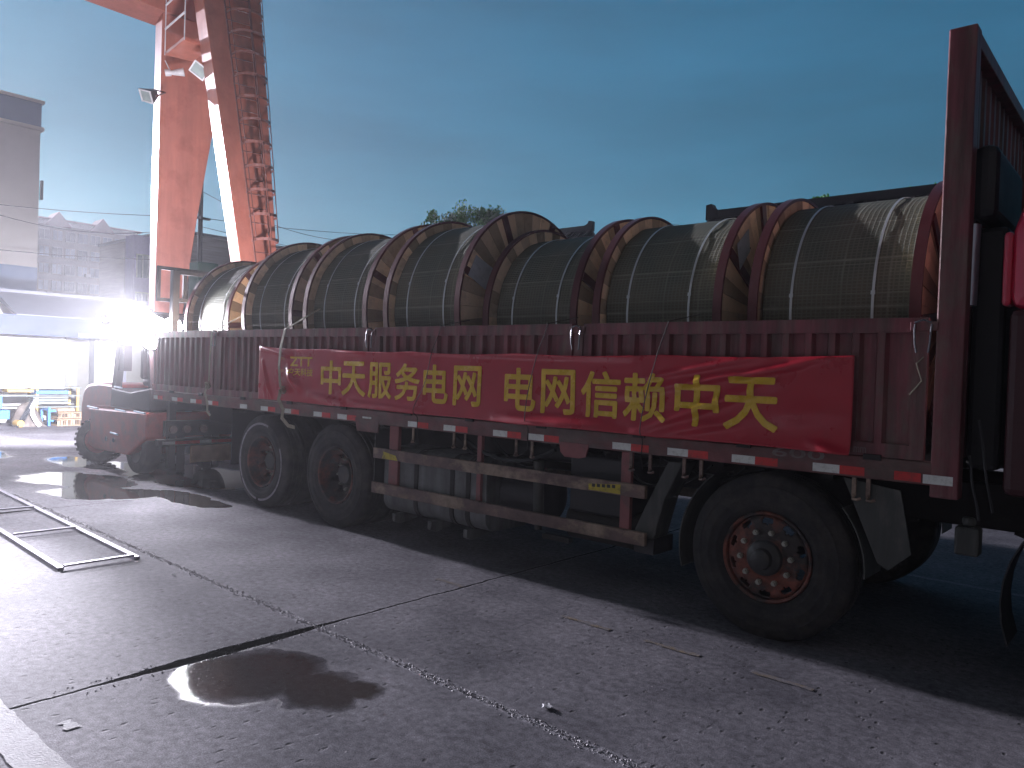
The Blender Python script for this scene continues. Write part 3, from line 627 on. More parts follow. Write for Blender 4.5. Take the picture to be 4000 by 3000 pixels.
# fuel tank : rounded box with straps
def rbox(mb_, x0, x1, y0, y1, z0, z1, r, n_=6):
    poly = []
    for cx, cz, a0 in ((y1-r, z1-r, 0), (y0+r, z1-r, 90), (y0+r, z0+r, 180), (y1-r, z0+r, 270)):
        for i in range(n_+1):
            a = R(a0+90*i/n_); poly.append((cx+r*math.cos(a), cz+r*math.sin(a)))
    return mb_.prism(poly, 'X', x0, x1)
q = MB(); rbox(q, -5.84, -4.48, .07, .70, .27, .90, .13); ft = q.build('fuel_tank', M_tank, TR, smooth=True)
for x in (-5.40, -4.92, -4.72):
    q = MB(); rbox(q, x, x+.05, .062, .708, .262, .908, .135); q.build('tank_strap', M_chassis, ft, smooth=True, org=ORG[ft.name])
for x in (-5.68, -5.18, -4.72):
    q = MB(); q.prism([(.05, .27), (.05, .20), (.12, .17), (.55, .24), (.70, .27)], 'X', x, x+.045); q.build('tank_bracket', M_tank, TR)
# dark boxes: air tank (cylinder) and battery box, urea tank
q = MB(); q.cyl((-4.40, .36, .62), (-3.98, .36, .62), .21, 28); q.build('air_tank', M_blackp, TR, smooth=True)
q = MB(); q.cyl((-4.38, .42, 1.0), (-3.5, .42, 1.0), .08, 20); q.build('air_tank', M_blackp, TR, smooth=True)
q = MB(); q.cyl((-3.95, .12, .95), (-3.95, .14, .42), .045, 16); q.cyl((-3.95, .14, .45), (-3.95, .14, .38), .03, 12); q.build('air_dryer', M_mud, TR, smooth=True)
q = MB(); q.box(-3.66, -3.10, .16, .62, .58, 1.04); q.build('battery_box', M_blackp, TR, bevel=.02)
q = MB(); rbox(q, -3.70, -3.02, .18, .60, .34, .62, .12); q.build('muffler', M_chassis, TR, smooth=True)
rnd = random.Random(77)
for i in range(9):
    x0 = rnd.uniform(-5.6, -2.6); x1 = x0+rnd.uniform(.3, 1.1); y0 = rnd.uniform(.06, .5); dr = rnd.uniform(.05, .22)
    pts = [(x0+(x1-x0)*k/8, y0+rnd.uniform(-.01, .01), 1.06-dr*4*(k/8)*(1-k/8)) for k in range(9)]
    MB().tube(pts, rnd.choice([.008, .012, .016]), 8).build('air_hose', M_blackp, TR, smooth=True)
for i, (x0, z0, x1, z1) in enumerate([(-.82, 1.5, -.74, 1.0), (-.86, 1.3, -.8, .95)]):
    pts = [(x0+(x1-x0)*k/6, .03+.02*math.sin(k*1.3+i), z0+(z1-z0)*k/6) for k in range(7)]
    MB().tube(pts, .007, 6).build('air_hose', M_blackp, TR, smooth=True)
MB().box(-3.95, -3.68, .2, .26, .3, .34).build('tank_bracket', M_chassis, TR)
# rear underrun bar, lamps, plates
q = MB(); q.box(-10.72, -10.62, .02, W-.02, .46, .56); ub = q.build('underrun_bar', M_chassis, TR, bevel=.006)
for i, (a, b_) in enumerate([(.08, .26), (.26, .62), (.62, .80), (.80, 1.15), (1.2, 1.38), (1.38, 1.7), (1.75, 1.93), (1.93, 2.2)]):
    q = MB(); q.add([(-10.617, a, .488), (-10.617, b_, .488), (-10.617, b_, .532), (-10.617, a, .532)], [(0, 1, 2, 3)]); q.build('reflector_tape', M_tapew if i % 2 == 0 else M_taper, ub, org=ORG[ub.name])
q = MB(); q.box(-10.66, -10.63, .50, 1.20, .215, .455); q.build('rear_plate', nmat('bare_ply', (.52, .36, .22), .7, var=.25), TR, bevel=.004)
q = MB(); q.box(-10.70, -10.62, .12, 2.28, .60, .82); lb = q.build('lamp_bar', M_chassis, TR)
for y in (.22, .42, .66, 1.75, 1.98, 2.18):
    q = MB(); q.cyl((-10.62, y, .70), (-10.585, y, .70), .055, 20); q.cyl((-10.71, y, .70), (-10.74, y, .70), .055, 20); q.build('rear_lamp', nmat('lamp_lens_dull', (.45, .34, .30), .3), lb, smooth=True, org=ORG[lb.name])
q = MB(); q.lathe([(.0, .12), (.05, .47), (.13, .50), (.22, .47), (.26, .12)], (-9.5, 1.2, .82), 'Z', 32); q.build('spare_wheel', M_tyre, TR, smooth=True)
# cab and things between cab and body
q = MB(); q.prism([(-.70, 1.1), (-.70, 2.10), (2.0, 2.10), (2.12, 1.1)], 'Y', .02, W-.02); q.build('cab_lower', M_cabdark, TR, bevel=.04)
q = MB(); q.prism([(-.70, 2.10), (-.70, 2.52), (-.45, 3.35), (1.3, 3.4), (1.9, 2.10)], 'Y', .02, W-.02); q.build('cab_upper', M_cab, TR, bevel=.06)
q = MB(); q.prism([(.35, 2.14), (.35, 2.85), (1.35, 2.85), (1.68, 2.14)], 'Y', .012, .02); q.build('side_window', M_glass, TR)
q = MB(); q.box(-.745, -.70, .06, .20, 2.12, 2.52); q.build('cab_corner_panel', M_cab, TR, bevel=.02)
q = MB(); q.box(-.93, -.80, .16, 1.05, 2.62, 3.04); q.build('air_intake_duct', M_blackp, TR, bevel=.05)
q = MB(); q.cyl((-.928, .22, 2.14), (-.922, .22, 2.60), .042, 20); q.build('intake_pipe', M_silver, TR, smooth=True)
q = MB(); q.box(-.93, -.76, .32, 1.9, 1.2, 2.6); q.build('engine_housing', M_blackp, TR, bevel=.03)
q = MB(); q.box(-.92, -.80, .06, .18, .74, .90); q.cyl((-.86, .12, .9), (-.86, .12, .95), .035, 12); q.build('washer_bottle', M_mud, TR, bevel=.015)
mudguard(-.02, .66, .03, .36, 60, 200, mat=M_blackp)
q = MB(); q.tube([(-1.08, .02, 1.86), (-1.13, -.01, 1.80), (-1.10, -.012, 1.70), (-1.16, -.012, 1.62)], .004, 6); q.build('latch_cord', M_strapm, TR)

# ------------------------------------------------------------------ REELS
def reel(name, label, x0, x1, r, rd, seed, sheet=None, first=False):
    w_ = x1-x0; zc = 1.25+r
    t = thing(name, label, 'cable reel', (x0, 1.2, 1.245), 0, 'cable reels standing in a row on the truck bed')
    ORG[t.name] = Vector((0, 0, 0)); c = (0, 0, r+.005)
    rnd_ = random.Random(seed)
    for side, xa in ((0, .0), (1, w_-.064)):
        f = MB(); nb = 44; dx0 = xa+.010; dx1 = xa+.053
        for k in range(nb):
            a0 = 2*math.pi*(k+.012)/nb; a1 = 2*math.pi*(k+1-.012)/nb; f.ct = rnd_.choice([.4, .6, .8, .95, 1.1, 1.25, .5, 1.0]); vs = []
            ro = r-.02; off = rnd_.uniform(-.003, .003)
            for xx in (dx0+off, dx1+off):
                for a, rr in ((a0, .16), (a1, .16), (a1, ro), (a0, ro)): vs.append((xx, -rr*math.sin(a), c[2]+rr*math.cos(a)))
            f.add(vs, [(0, 1, 2, 3), (4, 7, 6, 5), (0, 4, 5, 1), (1, 5, 6, 2), (2, 6, 7, 3), (3, 7, 4, 0)])
        fo = f.build('flange', M_wood, t)
        rm = MB(); rm.lathe([(xa, r-.022), (xa, r), (xa+.064, r), (xa+.064, r-.022), (xa+.059, r-.022), (xa+.059, r-.008), (xa+.005, r-.008), (xa+.005, r-.022)], c, 'X', 96)
        rm.build('flange_rim', M_reelrim, fo, smooth=True, org=(0, 0, 0))
        br = MB(); xo = xa+.006 if side == 0 else xa+.060
        ph = rnd_.uniform(0, .5)
        for k in range(8):
            a = ph+2*math.pi*k/8; dirv = Vector((0, -math.sin(a), math.cos(a))); p0 = Vector((xo, 0, c[2]))+dirv*.2; p1 = Vector((xo, 0, c[2]))+dirv*(r-.02)
            br.beam(p0, p1, .07, .022, up=(1, 0, 0))
        br.lathe([(xo-.012, .2), (xo-.012, .26), (xo+.012, .26), (xo+.012, .2)], c, 'X', 40)
        br.build('flange_brace', M_reelrim, fo, org=(0, 0, 0))
    dm = MB(); n_ = 80; xs_ = [.0]+[i/10 for i in range(1, 10)]+[1.0]
    vs = []
    for i in range(n_):
        a = 2*math.pi*i/n_
        for k, u in enumerate(xs_):
            xx = .072+u*(w_-.144); rr = rd-.006*abs(math.sin(a*9+seed))+.004*noise.noise(Vector((u*4, math.sin(a)*4, math.cos(a)*4+seed)))
            vs.append((xx, -rr*math.sin(a), c[2]+rr*math.cos(a)))
    K = len(xs_); dm.add(vs, [(i*K+k, i*K+k+1, ((i+1) % n_)*K+k+1, ((i+1) % n_)*K+k) for i in range(n_) for k in range(K-1)])
    d_ = dm.build('wrapped_cable', M_drum, t, smooth=True, org=(0, 0, 0))
    # shift so the object origin is on the axle for the procedural wrap
    for v in d_.data.vertices: v.co.z -= c[2]
    d_.location.z = c[2]
    for fr in (.21, .76):
        bb = MB(); xb = .07+fr*(w_-.14); bb.lathe([(xb-.008, rd+.002), (xb-.008, rd+.006), (xb+.008, rd+.006), (xb+.008, rd+.002)], c, 'X', 96)
        for q_ in range(3):
            a = R(62+seed*3+q_*115); bb.beam((xb-.0, -(rd+.008)*math.sin(a), c[2]+(rd+.008)*math.cos(a)), (xb, -(rd+.008)*math.sin(a+.03), c[2]+(rd+.008)*math.cos(a+.03)), .026, .004, up=(0, -math.sin(a), math.cos(a)))
        bb.build('steel_band', M_band, t, smooth=True)
    hubm = MB(); hubm.cyl((.0, 0, c[2]), (w_, 0, c[2]), .09, 24); hubm.build('arbor_tube', M_reelrim, t, smooth=True)
    if sheet:
        s_ = MB(); a, b_, c_, d2 = sheet; org = Vector((x0, 1.2, 1.245)); q_ = [Vector(p_)-org for p_ in sheet]
        q_ = [Vector((w_-.012+.018, p_.y, p_.z)) for p_ in q_]
        s_.add(q_, [(0, 1, 2, 3)]); so_ = s_.build('label_sheet', M_sheet, t)
        m_ = so_.modifiers.new('s', 'SOLIDIFY'); m_.thickness = .003
        cc = sum(q_, Vector())/4; u = (q_[1]-q_[0]).normalized(); v = (q_[3]-q_[0]).normalized(); pr = MB(); xx = Vector((.0025, 0, 0))
        for (a1_, b1_, wu, wv) in ((-.01, -.03, .02, .03), (.02, .05, .10, .012)):
            p_ = cc+u*a1_+v*b1_+xx; pr.add([p_, p_+u*wu, p_+u*wu+v*wv, p_+v*wv], [(0, 1, 2, 3)])
        pr.build('label_print', M_ink, so_, org=(0, 0, 0))
    return t
reel('cable_reel', 'rearmost cable reel at the lorry tail beside the bright lamp', -10.42, -9.24, .955, .875, 1)
reel('cable_reel', 'second cable reel from the truck tail, with a webbing strap rising in front', -8.80, -7.70, 1.02, .92, 2)
reel('cable_reel', 'third cable reel from the truck tail, above the banner logo', -7.48, -6.35, 1.02, .925, 3)
reel('cable_reel', 'tall cable reel with braced plank end and square white label sheet', -6.08, -5.00, 1.02, .93, 4, sheet=[(0, .38, 2.75), (0, .62, 2.65), (0, .52, 2.44), (0, .28, 2.55)])
reel('cable_reel', 'smaller cable reel just behind the tall reel with the label sheet', -4.80, -3.75, .915, .80, 5)
reel('cable_reel', 'cable reel second from the truck cab, with pale patch on its end', -3.59, -2.48, .915, .82, 6, sheet=[(0, .50, 2.66), (0, .68, 2.80), (0, .72, 2.64), (0, .56, 2.48)])
reel('cable_reel', 'foremost and widest cable reel next to the tall headboard post', -2.28, -1.19, .915, .83, 7)

# ------------------------------------------------------------------ BANNER
BX0, BX1 = -8.0, -1.46
def bz(x):                                     # top and bottom edge
    t = (x-BX0)/(BX1-BX0); sc_ = abs(math.sin(math.pi*(x+8)/1.31)); return 1.865-.014*sc_-.028*math.sin(math.pi*min(1, t*1.0))-.025*t, 1.262-.012*math.sin(math.pi*t)-.03*max(0, t-.5)+.008*sc_
RIDG = [((-2.95, 1.28), (-1.95, 1.66), .017, .038), ((-2.75, 1.27), (-2.1, 1.42), .013, .035), ((-3.1, 1.52), (-2.2, 1.72), .008, .03), ((-2.6, 1.62), (-1.62, 1.82), .012, .018), ((-2.9, 1.66), (-2.0, 1.83), .010, .022), ((-2.2, 1.68), (-1.75, 1.77), .012, .014), ((-4.3, 1.27), (-3.2, 1.29), .022, .05), ((-5.6, 1.83), (-3.0, 1.81), .012, .03), ((-1.7, 1.30), (-1.48, 1.24), .018, .03),
        ((-7.93, 1.70), (-7.72, 1.30), .022, .018), ((-7.95, 1.85), (-7.35, 1.76), .02, .02), ((-7.4, 1.60), (-7.2, 1.42), .035, .05), ((-7.0, 1.36), (-6.4, 1.30), .018, .03), ((-7.88, 1.45), (-7.86, 1.28), .012, .012), ((-7.8, 1.45), (-7.78, 1.28), .010, .012), ((-6.3, 1.31), (-5.2, 1.27), .014, .03), ((-6.6, 1.82), (-6.1, 1.80), .012, .02), ((-2.0, 1.45), (-1.55, 1.5), .01, .07)]
def by(x, z):
    y = -.030-.006*noise.noise(Vector((x*1.3, z*2.5, 0)))-.0035*noise.noise(Vector((x*5, z*7, 3)))
    for (ax, az), (cx, cz), h, w_ in RIDG:
        dx_, dz_ = cx-ax, cz-az; ll = dx_*dx_+dz_*dz_; t = max(0, min(1, ((x-ax)*dx_+(z-az)*dz_)/ll)); q_ = (x-ax-t*dx_)**2+(z-az-t*dz_)**2
        y -= 1.6*h*math.exp(-q_/(w_*w_))*math.sin(math.pi*(.12+.76*t))
    zb = bz(x)[1]; y -= .035*math.exp(-((z-zb)/.055))*(1/(1+math.exp(-(x+4.6)*4)))*(.7+.3*math.sin(x*3.1))
    return y
b = MB(); nx, nz_ = 420, 52; vs = []
for i in range(nx+1):
    x = BX0+(BX1-BX0)*i/nx; zt, zb = bz(x)
    for j in range(nz_+1):
        z = zb+(zt-zb)*j/nz_; vs.append((x, by(x, z), z))
b.add(vs, [(i*(nz_+1)+j, (i+1)*(nz_+1)+j, (i+1)*(nz_+1)+j+1, i*(nz_+1)+j+1) for i in range(nx) for j in range(nz_)])
ban = b.build('banner', M_ban, None, smooth=True, autos=180)
tag(ban, 'long red vinyl banner with yellow Chinese characters tied along the truck side', 'banner'); ORG[ban.name] = Vector()
sm = ban.modifiers.new('s', 'SOLIDIFY'); sm.thickness = .002; sm.offset = 1
chars = [('中', -6.78, -6.45), ('天', -6.42, -6.05), ('服', -6.0, -5.66), ('务', -5.6, -5.26), ('电', -5.2, -4.89), ('网', -4.81, -4.49), ('电', -4.21, -3.89), ('网', -3.82, -3.50), ('信', -3.43, -3.09), ('赖', -3.05, -2.70), ('中', -2.63, -2.31), ('天', -2.26, -1.91)]
for ch, a, b_ in chars:
    t = (a-BX0)/(BX1-BX0); z1 = 1.725-.045*t; text_part('lettering', ch, a, b_, z1-.335, z1, lambda x, z: by(x, z)-.0065, M_bany, ban, 0, cut=.014, fat=.0075)
text_part('logo_lettering', 'ZTT', -7.36, -6.96, 1.655, 1.75, lambda x, z: by(x, z)-.0045, M_bany, ban, 0, cut=.03, fat=.004)
text_part('logo_lettering', '中天科技', -7.38, -6.94, 1.55, 1.63, lambda x, z: by(x, z)-.0045, M_bany, ban, 0, cut=.03, fat=.0015)
b = MB(); vs = []; n_ = 26
for i in range(n_+1):
    a = R(50+260*i/n_)
    for rr in (.055, .085): vs.append((-7.52+rr*.9*math.cos(a), 0, 1.665+rr*math.sin(a)))
vs = [(x, by(x, z)-.0045, z) for x, y, z in vs]
b.add(vs, [(2*i, 2*i+1, 2*i+3, 2*i+2) for i in range(n_)]); b.build('logo_emblem', nmat('logo_orange_print', (.55, .10, .05), .4), ban, org=(0, 0, 0))
# thin ropes over banner
def rope(label, pts, r=.004, mat=None, cat='rope'):
    # smooth through points
    out = []
    P = [Vector(p) for p in pts]
    for i in range(len(P)-1):
        p0, p1, p2, p3 = P[max(i-1, 0)], P[i], P[i+1], P[min(i+2, len(P)-1)]
        for k in range(6):
            t = k/6; out.append(.5*((2*p1)+(-p0+p2)*t+(2*p0-5*p1+4*p2-p3)*t*t+(-p0+3*p1-3*p2+p3)*t**3))
    out.append(P[-1]); o = MB().tube(out, r, 6).build('rope', mat or M_rope, None, smooth=True); tag(o, label, cat, 'thin ropes tied down over the banner'); return o
for lab, x, xb in (('thin dark rope crossing the banner between 务 and the first 电', -5.02, -5.30), ('thin dark rope crossing the banner at the edge of the second 电', -3.80, -3.97), ('thin dark rope crossing the banner through the character 赖', -2.72, -2.90)):
    rope(lab, [(x+.10, .25, 2.13), (x, .02, 2.072), (x-.005, -.012, 2.055), (x-.03, -.016, 1.98), (x-.05, -.07, 1.83), (x-.12, -.08, 1.55), (xb+.02, -.085, 1.30), (xb, -.014, 1.22), (xb-.01, .0, 1.10), (xb-.01, .026, 1.0)], .0035)

# webbing straps
def strap(label, x, pts, w_, knot, tail, edge):
    t = thing('webbing_strap', label, 'strap', (x, 0, 1.0), 0, 'webbing straps holding the reels')
    m_ = MB().ribbon(pts, w_, .006, side=(1, 0, 0)); m_.build('webbing', M_strapm, t)
    k = MB(); rnd_ = random.Random(int(-x*10))
    cx, cz = knot
    for i in range(4):
        a = rnd_.uniform(0, 6.28); pts2 = [(cx+.035*math.cos(a+j*.9)*(1-.1*j), -.075-.02*math.sin(j*1.3+i), cz+.04*math.sin(a+j*.9)) for j in range(7)]
        k.ribbon(pts2, .03, .007, side=(.2, -1, .3))
    k.build('knot', M_strapm, t)
    MB().ribbon(tail, w_*1.0, .006, side=(1, .3, 0)).build('strap_tail', M_strapm, t)
strap('pale webbing strap knotted over the left end of the banner, tail hanging', -7.49, [(-7.20, .42, 2.42), (-7.50, .03, 2.085), (-7.51, -.012, 2.066), (-7.515, -.02, 2.04), (-7.50, -.075, 1.85), (-7.495, -.09, 1.65), (-7.475, -.08, 1.42)], .042, (-7.44, 1.385), [(-7.46, -.08, 1.38), (-7.47, -.10, 1.28), (-7.42, -.07, 1.17), (-7.41, -.09, 1.08), (-7.33, -.06, 1.0), (-7.25, -.03, .985)], 0)
strap('webbing strap with a bunched rope knot hanging near the truck rear corner', -9.1, [(-8.80, .42, 2.38), (-9.09, .03, 2.08), (-9.11, -.012, 2.066), (-9.115, -.03, 2.03), (-9.13, -.04, 1.7), (-9.14, -.04, 1.42)], .03, (-9.10, 1.37), [(-9.13, -.05, 1.40), (-9.17, -.07, 1.28), (-9.14, -.05, 1.15), (-9.10, -.07, 1.05), (-9.06, -.05, 1.0)], 0)
k = MB()

# ------------------------------------------------------------------ FORKLIFT (behind the truck tail, facing it)
FK = thing('forklift', 'red counterbalance forklift parked behind the truck tail with a glaring work lamp', 'forklift', (-12.2, .7, 0))
q = MB(); q.prism([(-13.05, .30), (-13.05, .88), (-10.95, .92), (-10.95, .55), (-11.55, .26), (-12.75, .24)], 'Y', .0, 1.30); q.build('chassis', M_fork, FK, bevel=.03)
q = MB(); poly = [(-13.50, .45), (-13.52, .90), (-13.44, 1.10), (-13.36, 1.19), (-13.22, 1.25), (-12.80, 1.285), (-12.30, 1.275), (-12.24, 1.20), (-12.28, .89), (-12.95, .87), (-13.05, .45)]
q.prism(poly, 'Y', .06, 1.24); q.build('counterweight', M_fork, FK, bevel=.06)
q = MB(); q.prism([(-12.30, .92), (-12.28, 1.22), (-11.6, 1.18), (-10.98, 1.26), (-10.95, .93)], 'Y', .04, 1.26); q.build('engine_cover', M_forkdark, FK, bevel=.02)
for z, xa, xb in ((.895, -13.0, -12.6), (.91, -11.95, -11.60), (.92, -11.3, -10.96), (1.245, -12.0, -11.75), (.55, -12.1, -11.85)):
    q = MB(); q.cyl((xa, -.022, z), (xb, -.022, z-.012), .014, 10); q.build('grab_rail', M_silver, FK, smooth=True)
q = MB(); 
for yy in (.10, 1.20):
    q.beam((-12.22, yy, 1.22), (-12.02, yy, 2.30), .10, .13, up=(1, 0, 0)); q.beam((-11.02, yy, 1.1), (-11.20, yy, 2.30), .06, .07, up=(1, 0, 0)); q.beam((-12.68, yy, 2.335), (-11.10, yy, 2.36), .05, .05)
for i in range(8): q.beam((-12.66+i*.21, .1, 2.345), (-12.66+i*.21, 1.2, 2.345), .035, .03)
q.box(-12.05, -11.90, .06, .18, 1.48, 1.86)
q.build('overhead_guard', M_forkdark, FK, bevel=.006)
q = MB(); q.box(-12.74, -12.30, .0, 1.3, 2.325, 2.35); q.build('guard_roof_panel', M_lampframe, FK)
q = MB(); q.box(-12.1, -11.6, .42, .92, 1.26, 1.38); q.box(-12.2, -12.08, .42, .92, 1.36, 1.85); q.build('seat', M_blackp, FK, bevel=.04)
q = MB(); q.lathe([(-.012, .17), (0, .182), (.012, .17), (0, .158)], (-11.3, .66, 1.55), 'Z', 28); q.cyl((-11.3, .66, 1.55), (-11.1, .66, 1.2), .02, 10); q.build('steering_wheel', M_blackp, FK, smooth=True)
for (x, yy, r, ang, tr) in ((-12.93, .04, .36, 40, 1), (-12.93, 1.26, .36, 40, 1), (-11.36, .03, .37, 0, 0), (-11.36, 1.27, .37, 0, 0)):
    sgn = 1 if yy < .6 else -1
    wt = .24; wb = MB(); Rm = Matrix.Rotation(R(ang), 3, 'Z'); cc = Vector((x, yy+sgn*.12, r))
    tmp = MB(); tmp.lathe([(-wt/2, r*.55), (-wt/2-.004, r*.75), (-wt/2+.01, r*.93), (-wt/2+.03, r*.965), (wt/2-.03, r*.965), (wt/2-.01, r*.93), (wt/2+.004, r*.75), (wt/2, r*.55)], (0, 0, 0), 'Y', 48)
    nl = 26
    for k_ in range(nl if ang else 0):
        a = 2*math.pi*k_/nl
        for s_ in (-1, 1):
            aa = a+(math.pi/nl if s_ > 0 else 0); vs = []
            for (t_, rr) in ((0, r*.955), (wt/2*1.02, r*.93)):
                for da in (-.055, .055):
                    for hh in (0, .028*r/.36): vs.append((math.cos(aa+da+(.05*s_ if t_ else 0))*(rr+hh*.9), s_*t_*.98, math.sin(aa+da+(.05*s_ if t_ else 0))*(rr+hh*.9)))
            tmp.add(vs, [(0, 1, 3, 2), (4, 6, 7, 5), (0, 4, 5, 1), (2, 3, 7, 6), (1, 5, 7, 3), (0, 2, 6, 4)])
    tmp.v = [tuple(cc+Rm@Vector(v)) for v in tmp.v]
    w_ = MB(); w_.lathe([(-.09, r*.5), (-.11, r*.56), (.11, r*.56), (.09, r*.5), (.02, r*.3), (.02, .001), (-.03, .001), (-.03, r*.3)], (0, 0, 0), 'Y', 32); w_.v = [tuple(cc+Rm@Vector(v)) for v in w_.v]
    wo = w_.build('wheel', M_fork if ang else M_hub, FK, smooth=True); tmp.build('tyre', M_tyre, wo, smooth=True, org=ORG[wo.name])
for x in (-12.30, -12.03):
    q = MB(); q.cyl((x, .004, .44), (x, -.012, .44), .035, 16); q.build('tow_bolt', M_forkdark, FK)
# mast and raised carriage
q = MB()
for yy in (.32, .98): q.box(-10.93, -10.83, yy-.05, yy+.05, .12, 2.95)
for z in (.5, 2.50, 2.90): q.box(-10.92, -10.84, .32, .98, z, z+.06)
q.build('mast', M_forkdark, FK, bevel=.006)
q = MB()
for yy in (.12, .50): q.box(-10.98, -10.94, yy-.025, yy+.025, 2.50, 2.99)
for z in (2.50, 2.95): q.box(-10.98, -10.94, .10, 1.2, z, z+.05)
q.build('load_backrest', M_forkdark, FK)
q = MB(); q.cyl((-11.05, .65, .3), (-11.05, .65, 2.4), .05, 16); q.build('lift_cylinder', M_silver, FK, smooth=True)
for yy in (.45, .85):
    q = MB(); q.box(-10.85, -10.84, yy-.06, yy+.06, .1, .7); q.box(-10.85, -10.83, yy-.06, yy+.06, .06, .10); q.build('fork_arm', M_forkdark, FK)
# lit work lamps on the guard; front cluster widened for bloom, rear one added
LX, LY, LZ = -11.05, .07, 2.15
lamps = [(LX+.01+dx_, LY-.0+dy_, LZ+dz_, .13, (1, -.42, -.06)) for dx_, dy_, dz_ in ((0, .06, 0), (-.02, -.02, .04), (.0, .30, .0), (-.02, .02, -.20), (0, .24, -.20))]+[(-12.76, .12, 2.27, .08, (-1, -.1, -.1))]
for (lx, ly, lz, rr, ax) in lamps:
    av = Vector(ax).normalized(); c = Vector((lx, ly, lz))
    q = MB(); q.cyl(c-av*.09, c, rr*.6, 24, r2=rr*1.06); wl = q.build('work_lamp', M_lampbody, FK, smooth=True)
    q = MB(); q.cyl(c+av*.002, c+av*.010, rr, 24); q.build('lamp_lens', M_hot, wl, org=ORG[wl.name])
def spot(name, loc, to, energy, size, blend, rad, col=(.93, .91, 1.0)):
    l_ = bpy.data.lights.new(name, 'SPOT'); l_.energy = energy; l_.spot_size = R(size); l_.spot_blend = blend; l_.shadow_soft_size = rad; l_.color = col
    o = bpy.data.objects.new(name, l_); S.collection.objects.link(o); o.location = loc; o.rotation_euler = (Vector(to)-Vector(loc)).to_track_quat('-Z', 'Y').to_euler(); return o
spot('work_lamp_beam', (LX+.03, LY-.015, LZ), (-2, -2.8, .6), 1000, 120, .9, .05)
spot('wall_fill_rear', (-12.82, .1, 2.27), (-21.7, 1.4, .4), 8000, 66, 1.0, .05)  # added backward spot that whitens the workshop wall
spot('leg_fill_rear', (-12.84, .1, 2.27), (-16, 2.6, 6), 700, 150, 1.0, .05)  # added wide spot to lift the broad face of the crane leg
spot('leg_fill_front', (-11.12, .2, 2.42), (-14.0, 3.0, 8.5), 1000, 120, 1.0, .06)  # added upward spot to brighten the right crane leg

spot('glare_beam', (LX+.04, LY, LZ), (-6.0, -5.2, 1.9), 28000, 60, 1.0, .06)
# ------------------------------------------------------------------ GANTRY CRANE
PB = R(77)                                    # direction of the broad faces
db = Vector((math.cos(PB), math.sin(PB), 0)); dn = Vector((math.cos(PB+math.pi/2), math.sin(PB+math.pi/2), 0))   # dn points away from the camera, to the left
CR = thing('gantry_crane', 'tall red gantry crane with two tapering box legs', 'crane', (-17.2, 2.87, 0))
def leg(lv, name='leg'):
    m_ = MB(); vs = []
    for (cx, cy, z, wb, wn) in lv:
        c0 = Vector((cx, cy, z))
        for a, b_ in ((0, 0), (wb, 0), (wb, wn), (0, wn)): vs.append(c0+db*a+dn*b_)
    fs = [(0, 3, 2, 1), tuple(range(len(vs)-4, len(vs)))]
    for i in range(len(lv)-1):
        for j in range(4): fs.append((i*4+j, i*4+(j+1) % 4, i*4+4+(j+1) % 4, i*4+4+j))
    m_.add(vs, fs); return m_.build(name, M_crane, CR, bevel=.012)
C0 = Vector((-17.19, 2.85))
def cpos(t): p_ = Vector((C0.x, C0.y, 0))+db*t; return p_.x, p_.y
l1 = leg([(*cpos(0), 0, .30, .62), (*cpos(0), 3.0, .62, .66), (*cpos(0), 4.9, .84, .68), (*cpos(0), 7.1, 1.16, .7), (*cpos(0), 9.3, 1.45, .7)])
dA = Vector((.985, -.10, 0))
def t2(z): return 4.44+(3.52-z)*(4.44-2.26)/(9.05-3.52)
def c2(z): p_ = Vector((C0.x, C0.y, 0))+dA*t2(z); return p_.x, p_.y
l2 = leg([(*c2(0), 0, .32, .55), (*c2(3.5), 3.5, .67, .6), (*c2(6.5), 6.5, .95, .62), (*c2(9.05), 9.05, 1.18, .64), (*c2(11.5), 11.5, 1.4, .64)])
# thin white/dark edge flanges on the narrow side
q = MB()
for lg in ((0, 9.3, lambda z: 0), ):
    pass
q = MB(); x, y = cpos(-.02); q.box(-.06, 1.0, -14, -.2, 0, 1.3); q.v = [tuple(Vector((x, y, 9.32))+dn*0+Vector((-v[0]*.9+.05, v[1]+1.3, v[2]))) for v in q.v]; q.build('main_beam', M_crane, CR, bevel=.01)
q = MB(); q.add([tuple(Vector((*cpos(0), 0))+db*a+dn*b_+Vector((0, 0, z))) for z in (8.5, 9.3) for a, b_ in ((.2, .25), (1.9, .25), (1.9, .75), (.2, .75))], [(0, 3, 2, 1), (4, 5, 6, 7), (0, 1, 5, 4), (1, 2, 6, 5), (2, 3, 7, 6), (3, 0, 4, 7)]); q.build('top_tie_beam', M_crane, CR)
# railings and service platform between the legs
CAMP = Vector((0, -4.80281, 1.67583))
def unp(u, v, z): dd = F+R2*((u-2000)/FOC)-U2*((v-1500)/FOC); return CAMP+dd*z
def uz(u, v, Z): dd = F+R2*((u-2000)/FOC)-U2*((v-1500)/FOC); return CAMP+dd*((Z-CAMP.z)/dd.z)
A_, B_, C_, D_ = uz(644, 215, 8.1), uz(762, 243, 8.1), uz(804, 188, 8.1), uz(720, 154, 8.1)
pl = MB(); pts = [A_, B_, C_, D_]
pl.add(pts+[p_+Vector((0, 0, .07)) for p_ in pts], [(0, 3, 2, 1), (4, 5, 6, 7), (0, 1, 5, 4), (1, 2, 6, 5), (2, 3, 7, 6), (3, 0, 4, 7)]); plo = pl.build('service_platform', M_crane, CR, bevel=.01)
q = MB()
for z in (.55, 1.05): q.tube([A_+Vector((0, 0, z)), D_+Vector((0, 0, z))], .022, 6)
for p_ in (A_, D_): q.tube([p_, p_+Vector((0, 0, 1.3))], .012, 6)
q.build('railing', M_lampframe, plo, org=ORG[plo.name])
